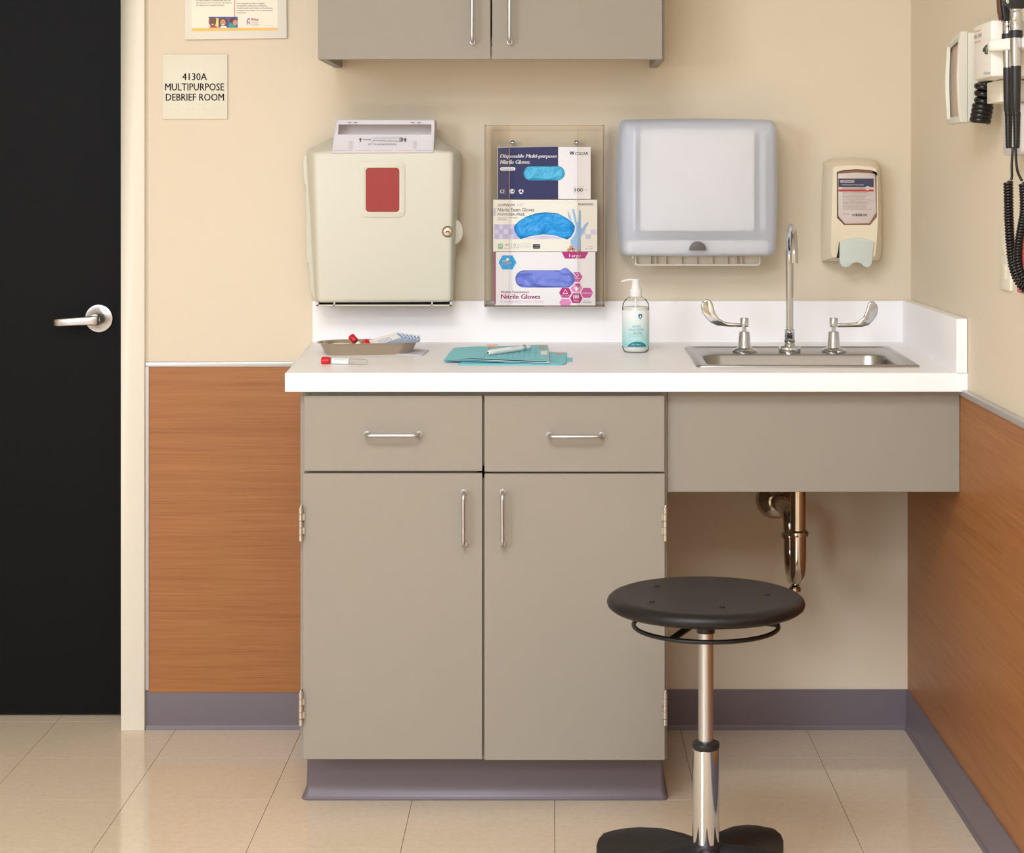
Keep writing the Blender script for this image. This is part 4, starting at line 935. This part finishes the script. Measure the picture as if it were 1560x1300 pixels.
obj('barrel', B().lathe([(.002, 0), (.0042, .0008), (pr_*.95, .006), (pr_, .012), (pr_, Lp*.80), (pr_*.97, Lp*.80)], pn0, pd, 20), 'white', pen, smooth=50)
obj('metal_band', B().lathe([(pr_*1.03, Lp*.79), (pr_*1.03, Lp*.86)], pn0, pd, 20), 'chrome', pen, label='shiny metal band')
obj('pen_cap', B().lathe([(pr_*1.0, Lp*.86), (pr_*1.0, Lp*.95), (pr_*.7, Lp*.99), (pr_*.3, Lp)], pn0, pd, 20), 'white', pen, smooth=50)
obj('bulb', B().lathe([(.0024, -.0005), (.0022, .001), (.001, .002)], pn0-pd.normalized()*.0005, pd, 12), 'hair', pen)
cl_ = [pn0+pd*t+Vector((0, -.004, .0055)) for t in (.40, .6, .80)]
obj('clip', B().tube([pn0+pd*.5+Vector((0, -.0056, .0035)), pn0+pd*.65+Vector((0, -.0060, .0038)), pn0+pd*.82+Vector((0, -.0054, .0034))], .0011, 8), 'chrome', pen)

# ------------------------------------------------------------------ stool
sx_, sy_ = .279, -1.17
st = thing('stool', (sx_, sy_, 0), 'black round swivel stool on a chrome gas column before the sink', 'stool')
zt_ = .572; zb_ = .5465
seat = obj('seat', B().lathe([(.02, zb_-.004), (.10, zb_-.003), (.160, zb_), (.172, zb_+.001), (.1785, zb_+.006), (.1803, zb_+.012), (.1785, zb_+.0175), (.173, zt_-.003), (.165, zt_), (.158, zt_), (.12, zt_-.002), (.05, zt_-.003), (0, zt_-.003)], (sx_, sy_, 0), seg=72), 'softblack', st, smooth=60)
for a, b_ in ((1001, 893), (1107, 886), (1169, 906), (1100, 925), (993, 917)):
    s_ = (b_-VY)/(H-zt_+.002); y = F/s_-D; x = (a-VX)/s_
    obj('bolt', B().lathe([(.0050, -.002), (.0050, .0007), (.0036, .0007), (.0034, .0000), (.0, .0000)], (x, y, zt_-.0012), seg=14), 'black', seat)
zr = .5160
obj('lever_ring', B().tube([(sx_+.1315*math.cos(2*PI*k/64), sy_+.1315*math.sin(2*PI*k/64), zr) for k in range(64)], .0042, 10, True), 'blackmetal', st, smooth=60, label='black height adjusting ring under the seat')
for an in (-122, -2, 118):
    t = math.radians(an); e_ = Vector((sx_+.131*math.cos(t), sy_+.131*math.sin(t), zr)); i_ = Vector((sx_+.012*math.cos(t), sy_+.012*math.sin(t), zr+.016))
    n_ = Vector((-math.sin(t), math.cos(t), 0))*.008
    obj('ring_spoke', B().loft([[e_+n_+Vector((0, 0, -.0015)), e_-n_+Vector((0, 0, -.0015)), e_-n_+Vector((0, 0, .0015)), e_+n_+Vector((0, 0, .0015))], [i_+n_+Vector((0, 0, -.0015)), i_-n_+Vector((0, 0, -.0015)), i_-n_+Vector((0, 0, .0015)), i_+n_+Vector((0, 0, .0015))]]), 'blackmetal', st, smooth=None)
obj('hub', B().lathe([(.0165, .503), (.0168, .504), (.0168, .54), (.05, .5435)], (sx_, sy_, 0), seg=28), 'blackmetal', st)
obj('piston', B().cyl((sx_, sy_, .29), (sx_, sy_, .505), .0138, seg=32), 'satin', st, label='satin steel piston')
obj('collar', B().lathe([(.014, .306), (.018, .306), (.0245, .303), (.0252, .300), (.0252, .294), (.024, .292)], (sx_, sy_, 0), seg=36), 'black', st)
obj('column', B().lathe([(.0235, .292), (.0245, .291), (.0245, .1)], (sx_, sy_, 0), seg=40), 'chrome', st, label='polished chrome column')
obj('base_hub', B().lathe([(.03, .05), (.034, .055), (.034, .112), (.029, .120), (.024, .121)], (sx_, sy_, 0), seg=32), 'base', st)
for k in range(5):
    t = math.radians(90-32+72*k)
    di = Vector((math.cos(t), math.sin(t), 0)); sdv = Vector((-di.y, di.x, 0)); lp = []
    for r_, top, bot, hw in ((.02, .117, .055, .031), (.07, .117, .053, .031), (.13, .111, .048, .031), (.19, .098, .040, .031), (.235, .084, .030, .030), (.262, .074, .022, .029), (.270, .070, .020, .028), (.2735, .062, .023, .025)):
        c0 = Vector((sx_, sy_, 0))+di*r_
        lp.append([c0+sdv*(hw*a)+Vector((0, 0, bot+(top-bot)*b_)) for a, b_ in ((-.8, 0), (-1, .2), (-1, .62), (-.8, .85), (-.35, 1), (.35, 1), (.8, .85), (1, .62), (1, .2), (.8, 0))])
    lg = obj('leg', B().loft(lp), 'base', st, smooth=50)
    g = Vector((sx_, sy_, 0))+di*.25
    obj('glide', B().lathe([(.019, 0), (.0205, .002), (.019, .012), (.010, .016), (.008, .04)], g, seg=20), 'black', lg)

# ------------------------------------------------------------------ diagnostic station on the right wall
def RWp(px, py, x): s_ = (px-VX)/x; return Vector((x, F/s_-D, H-(py-VY)/s_))
bpx = .786
gau = thing('blood_pressure_gauge', (.83, -.88, 1.44), 'ivory wall blood pressure gauge nearest the room corner', 'gauge')
yn, yfr2 = -.95, -.823
P = lambda y, t, b_: (Z(t, y), Z(b_, y))
zn0, zn1 = 1.440, 1.6155; zf0, zf1 = 1.4385, 1.604
def gl(x, g=0, bul=0):
    n = 8; out = []
    for k in range(n+1): t = k/n; out.append((x-bul*math.sin(PI*t), yn+g, zn0+g+(zn1-zn0-2*g)*t))
    for k in range(n+1): t = k/n; out.append((x-bul*math.sin(PI*t), yfr2-g, zf1-g-(zf1-zf0-2*g)*t))
    return out
obj('back_case', B().loft([gl(.803, .002), gl(.824, .002)]), 'ivory', gau, bevel=.001)
ca = B().loft([gl(.802), gl(.790, 0, .004), gl(.788, 0.003, .005), gl(.787, .010, .004), gl(.792, .014, .002)], True, False)
obj('bezel', ca, 'ivory', gau, smooth=40)
obj('dial_face', B().loft([gl(.797, .012), gl(.799, .012)]), 'dial', gau, label='tan dial face with numerals')
tb_ = B()
for k in range(9):
    zz0 = 1.462+.014*k
    text(tb_, str(40+20*k), 0, .007, 0, .005, lambda u, v: Vector((.7962, -.915-u+.004*math.sin(k), zz0+v)))
obj('numerals', tb_, 'pwhite', gau, smooth=None)
tb_ = B().add([(.7962, -.934, 1.458), (.7962, -.912, 1.458), (.7962, -.912, 1.484), (.7962, -.934, 1.484)], [(0, 1, 2, 3)])
obj('warning_mark', tb_, 'redink', gau, smooth=None)
obj('wall_bracket', B().box(.824, RW, -.92, -.85, 1.54, 1.60), 'ivory', gau, bevel=.003)
tub = []
for k in range(0, 3*16+1):
    t = 2*PI*k/16; tub.append((.826+.0125*math.cos(t), -.986+.013*math.sin(t), 1.5145-.0135*k/16))
for k in range(1, 4*16+1):
    t = 2*PI*k/16; tub.append((.825+.0150*math.cos(t)-.0015*k/16, -.986+.014*math.sin(t), 1.474-.0085*k/16))
obj('coiled_hose', B().tube(tub, .0064, 10), 'coil', gau, smooth=60, label='thick black coiled rubber hose')
# transformer
wt = thing('wall_transformer', (.82, -1.2, 1.50), 'white wall power unit with a cradle holding two instrument handles', 'wall unit')
xu = .78
a_ = RWp(1483.5, 40, xu); c_ = RWp(1510, 31, xu); e_ = RWp(1486, 122, xu); g_ = RWp(1510, 117, xu)
ztp = (a_.z+c_.z)/2; zbt = (e_.z+g_.z)/2; ya_, yc_ = a_.y, c_.y
obj('case', B().loft([[(xu, ya_, zbt), (xu, yc_, zbt), (xu, yc_, ztp), (xu, ya_, ztp)], [(RW-.001, ya_, zbt), (RW-.001, yc_, zbt), (RW-.001, yc_, ztp), (RW-.001, ya_, ztp)]]), 'unit', wt, bevel=.004, bseg=3, smooth=45)
obj('side_bulge', B().lathe([(.022, 0), (.020, .004), (.016, .006)], (xu+.01, (ya_+yc_)/2+.02, (ztp+zbt)/2), (-1, 0, 0), 24), 'unit', wt)
pc = lambda px, py: RWp(px, py, xu-.0006)
tb_ = B().poly([pc(*q_) for q_ in ((1497, 74.5), (1501.5, 69), (1504.5, 67.5), (1504.5, 82.5), (1500, 82.5), (1500, 79.5), (1497, 79))]); 
obj('switch', tb_, 'black', wt, smooth=None, label='black rocker switch')
tb_ = B().poly([RWp(*q_, xu-.0009) for q_ in ((1502.2, 71.5), (1504, 71), (1504, 80), (1502.2, 80))]); obj('switch_light', tb_, 'pgreen', wt, smooth=None)
def rt(b, s, y0, y1, z0, z1): text(b, s, y0, y1, z0, z1, lambda u, v: Vector((xu-.0007, -u, v)))
tr_, ti_, tg_, tp_ = B(), B(), B(), B()
def span(px0, px1, py0, py1):
    p0 = RWp(px0, (py0+py1)/2, xu); p1 = RWp(px1, (py0+py1)/2, xu); h_ = (py1-py0)/sc(p0.y)
    return -p0.y, -p1.y, p0.z-h_/2-.004, p0.z+h_/2-.004
rt(tr_, 'CAUTION: explosion risk', *span(1485, 1495, 44.5, 47.5)); rt(tr_, 'disconnect power', *span(1485, 1495, 60, 64)); rt(ti_, 'CE  3.5V', *span(1484.8, 1496, 51, 56))
rt(tg_, 'Welch', *span(1499, 1504.3, 106.5, 111.5)); rt(tp_, 'Allyn', *span(1504.8, 1509, 106.5, 111))
for b_, m_ in ((tr_, 'redink'), (ti_, 'ink'), (tg_, 'medgreen'), (tp_, 'blueink')): obj('lettering', b_, m_, wt, smooth=None)
yk = yc_-.002
k1 = Z(62, yk); k0 = Z(80, yk)
def kz(t, y): return Z(t, y)
crd = B().loft([[(a, b_, z_) for a, b_ in ((.774, yc_+.006), (.774, yc_-.012), (.795, yc_-.05), (.812, yc_-.062), (.812, yc_-.115), (.865, yc_-.115), (.865, yc_+.0)) ] for z_ in (Z(79, yk), Z(61, yk))])
obj('cradle', crd, 'unit', wt, bevel=.004, bseg=2, smooth=45)
obj('wall_plate', B().box(.818, RW-.001, -1.16, -1.05, Z(157, -1.1), zbt-.001), 'beige', wt, bevel=.002)
def instrument(label, pxs, y, prof_black, kind):
    x = X(pxs[0], y); q_ = sc(y)
    t = thing('scope_handle', (x, y, Z(225, y)), label, 'medical instrument', None)
    return t, x, q_
def seg(b, prof_, x, y, tilt=0):
    # prof_: (half-width px, py)
    b.lathe([(hw/sc(y), Z(py, y)-1.4) for hw, py in prof_], (x, y, 1.4), (0, 0, 1), 24); return b
y_a, y_b = yc_-.035, yc_-.088
for (y, pxc, label, k) in ((y_a, 1535.5, 'black instrument handle with eyepiece head, farther of two in the wall cradle', 0), (y_b, 1547.5, 'black instrument handle with angled lamp head, nearer of two in the wall cradle', 1)):
    x = X(pxc, y)
    t = thing('scope_handle', (x, y, Z(225, y)), label, 'medical instrument')
    s = 1.0 if k else .92
    top = 100.5 if k else 103
    obj('grip', seg(B(), [(5.5*s, 171), (6.8*s, 168), (7.2*s, 150), (7.9*s, top+3), (7.6*s, top)], x, y), 'black', t, smooth=50)
    obj('strain_relief', seg(B(), [(4, 226), (4.6, 224)]+[(4.5+.06*j+(.5 if j % 2 else 0), 222-j*2.4) for j in range(20)]+[(6.2, 172), (6.2, 170.5)], x+.0015, y), 'coil', t, smooth=40)
    obj('neck', seg(B(), [(7.6*s, top), (8.2*s, top-12), (8.6*s, 75), (8.6*s, 45)], x, y), 'chrome', t, smooth=50)
    obj('grip_ring', seg(B(), [(8.6*s, 63 if not k else 58), (10.3*s, 62 if not k else 57), (10.2*s, 52 if not k else 47), (8.6*s, 51 if not k else 46)], x, y), 'black', t, smooth=40)
    obj('chrome_socket', seg(B(), [(9*s, 52 if not k else 47), (9*s, 41 if not k else 37), (8.7*s, 40.6 if not k else 36.5), (9*s, 40 if not k else 36), (9.1*s, 35 if not k else 18), (8.4*s, 34 if not k else 17), (9.2*s, 33.5 if not k else 16), (9.2*s, 32 if not k else 13)], x, y), 'chrome', t, smooth=40)
    hd = B()
    if not k:
        P_ = [(-9.5, 33), (-11, 20), (-13.5, 0), (-14, -25), (-10, -45), (6, -50), (10, -30), (9, 33)]
        hd.xz([(x+a/sc(y), Z(b_, y)) for a, b_ in P_], y-.013, y+.013)
        ho = obj('eyepiece_head', hd, 'black', t, bevel=.004, bseg=3, smooth=50)
        obj('brow_rest', B().xz([(x+a/sc(y), Z(b_, y)) for a, b_ in ((-12, 32), (-15, 18), (-16, 2), (-16.5, -30), (-13.5, -30), (-13, 0), (-10.5, 24))], y-.010, y+.010), 'hair', ho, bevel=.002)
    else:
        P_ = [(-9.5, 14), (-12, 9), (-18, 8), (-20, 5), (-16, -12), (-8, -30), (14, -34), (15, 0), (10, 14)]
        hd.xz([(x+a/sc(y), Z(b_, y)) for a, b_ in P_], y-.013, y+.013)
        ho = obj('lamp_head', hd, 'black', t, bevel=.005, bseg=3, smooth=50)
        obj('speculum_ring', seg(B(), [(4.6, 6), (4.9, 3), (4.6, -14)], x-.017, y-.008), 'chrome', ho)
    # straight lead, then coiled lead
    if not k:
        path = [(1543, 224), (1541.5, 250), (1541.5, 270), (1540, 275)]
        coil = [(1536, 277), (1536.5, 300), (1537, 330), (1538.5, 360), (1541, 390), (1546, 415), (1556, 434), (1575, 447), (1600, 445)]
    else:
        path = [(1547, 224), (1548, 245), (1550.5, 262), (1557, 276)]
        coil = [(1558.5, 279), (1560, 300), (1560, 325), (1556.5, 345), (1553, 365), (1551, 385), (1552, 405), (1560, 425), (1580, 440)]
    yy = y-.012*k
    obj('lead', B().tube(spline([W(a, b_, yy) for a, b_ in path], 5), .0024, 8), 'coil', t, smooth=60)
    cen = spline([W(a, b_, yy) for a, b_ in coil], 24)
    # resample by length
    hel = []; acc = 0; rr_ = (8.0 if not k else 7.4)/sc(yy)-.0026; pitch = 4.45/sc(yy)
    for i in range(len(cen)-1):
        a, b_ = cen[i], cen[i+1]; L_ = (b_-a).length; ns = max(2, int(L_/pitch*10)); tg = (b_-a).normalized()
        n1 = Vector((0, 1, 0)); n1 = (n1-tg*n1.dot(tg)).normalized(); n2 = tg.cross(n1)
        for j in range(ns):
            l_ = acc+L_*j/ns; th_ = 2*PI*l_/pitch
            hel.append(a+(b_-a)*(j/ns)+(n1*math.cos(th_)+n2*math.sin(th_))*rr_)
        acc += L_
    obj('coiled_lead', B().tube(hel, .0026, 6), 'coil', t, smooth=80)
# tip dispenser box, wall plate, red bin
q0 = RWp(1528, 160, .825); 
tag(obj('tip_dispenser', B().loft([[(x, a, b_) for a, b_ in rr((q0.y+q0.y-.14)/2, (Z(162, q0.y)+Z(237.5, q0.y))/2, .07, (Z(162, q0.y)-Z(237.5, q0.y))/2, .012)] for x in (.825, .8655)]), 'grey', bevel=.002, loc=(.83, q0.y-.07, Z(237, q0.y)), smooth=45), 'pale grey rounded box on the right wall under the power unit', 'dispenser')
w0 = RWp(1525, 358, RW-.003); w1 = RWp(1541, 447, RW-.003)
wpz0, wpz1 = RWp(1525, 440, RW-.003).z, 1.232
wpl = thing('wall_plate', (RW, (w0.y+w1.y)/2, wpz0), 'ivory outlet wall plate behind the coiled cords on the right wall', 'wall plate')
obj('cover_plate', B().box(RW-.006, RW, w1.y, w0.y, wpz0, wpz1), 'sign', wpl, bevel=.0015)
ym = (w0.y+w1.y)/2
obj('outlet', B().box(RW-.0075, RW-.006, ym-.017, ym+.017, wpz0+.02, wpz0+.048).box(RW-.0075, RW-.006, ym-.017, ym+.017, wpz0+.066, wpz0+.094), 'cream', wpl, bevel=.0006)
obj('screw', B().lathe([(.003, 0), (.0025, .001)], (RW-.006, ym, wpz0+.057), (-1, 0, 0), 10), 'nickel', wpl)
r0 = RWp(1549, 440, .845)
rb_ = thing('red_bin', (.84, r0.y-.1, 1.327-(448-275)/sc(r0.y)), 'red wall bin with a white latch at the right edge', 'bin')
zb0, zb1 = Z(446, r0.y), Z(362, r0.y)
obj('bin_body', B().box(.845, RW-.0005, r0.y-.22, r0.y, zb0, zb1), 'red', rb_, bevel=.003)
r1 = RWp(1551, 410, .838)
obj('latch', B().box(.830, .845, r0.y-.16, r0.y-.012, Z(408.5, r0.y), Z(403, r0.y)).box(.838, .845, r0.y-.14, r0.y-.03, Z(418, r0.y), Z(408, r0.y)), 'white', rb_, bevel=.001, label='white latch')
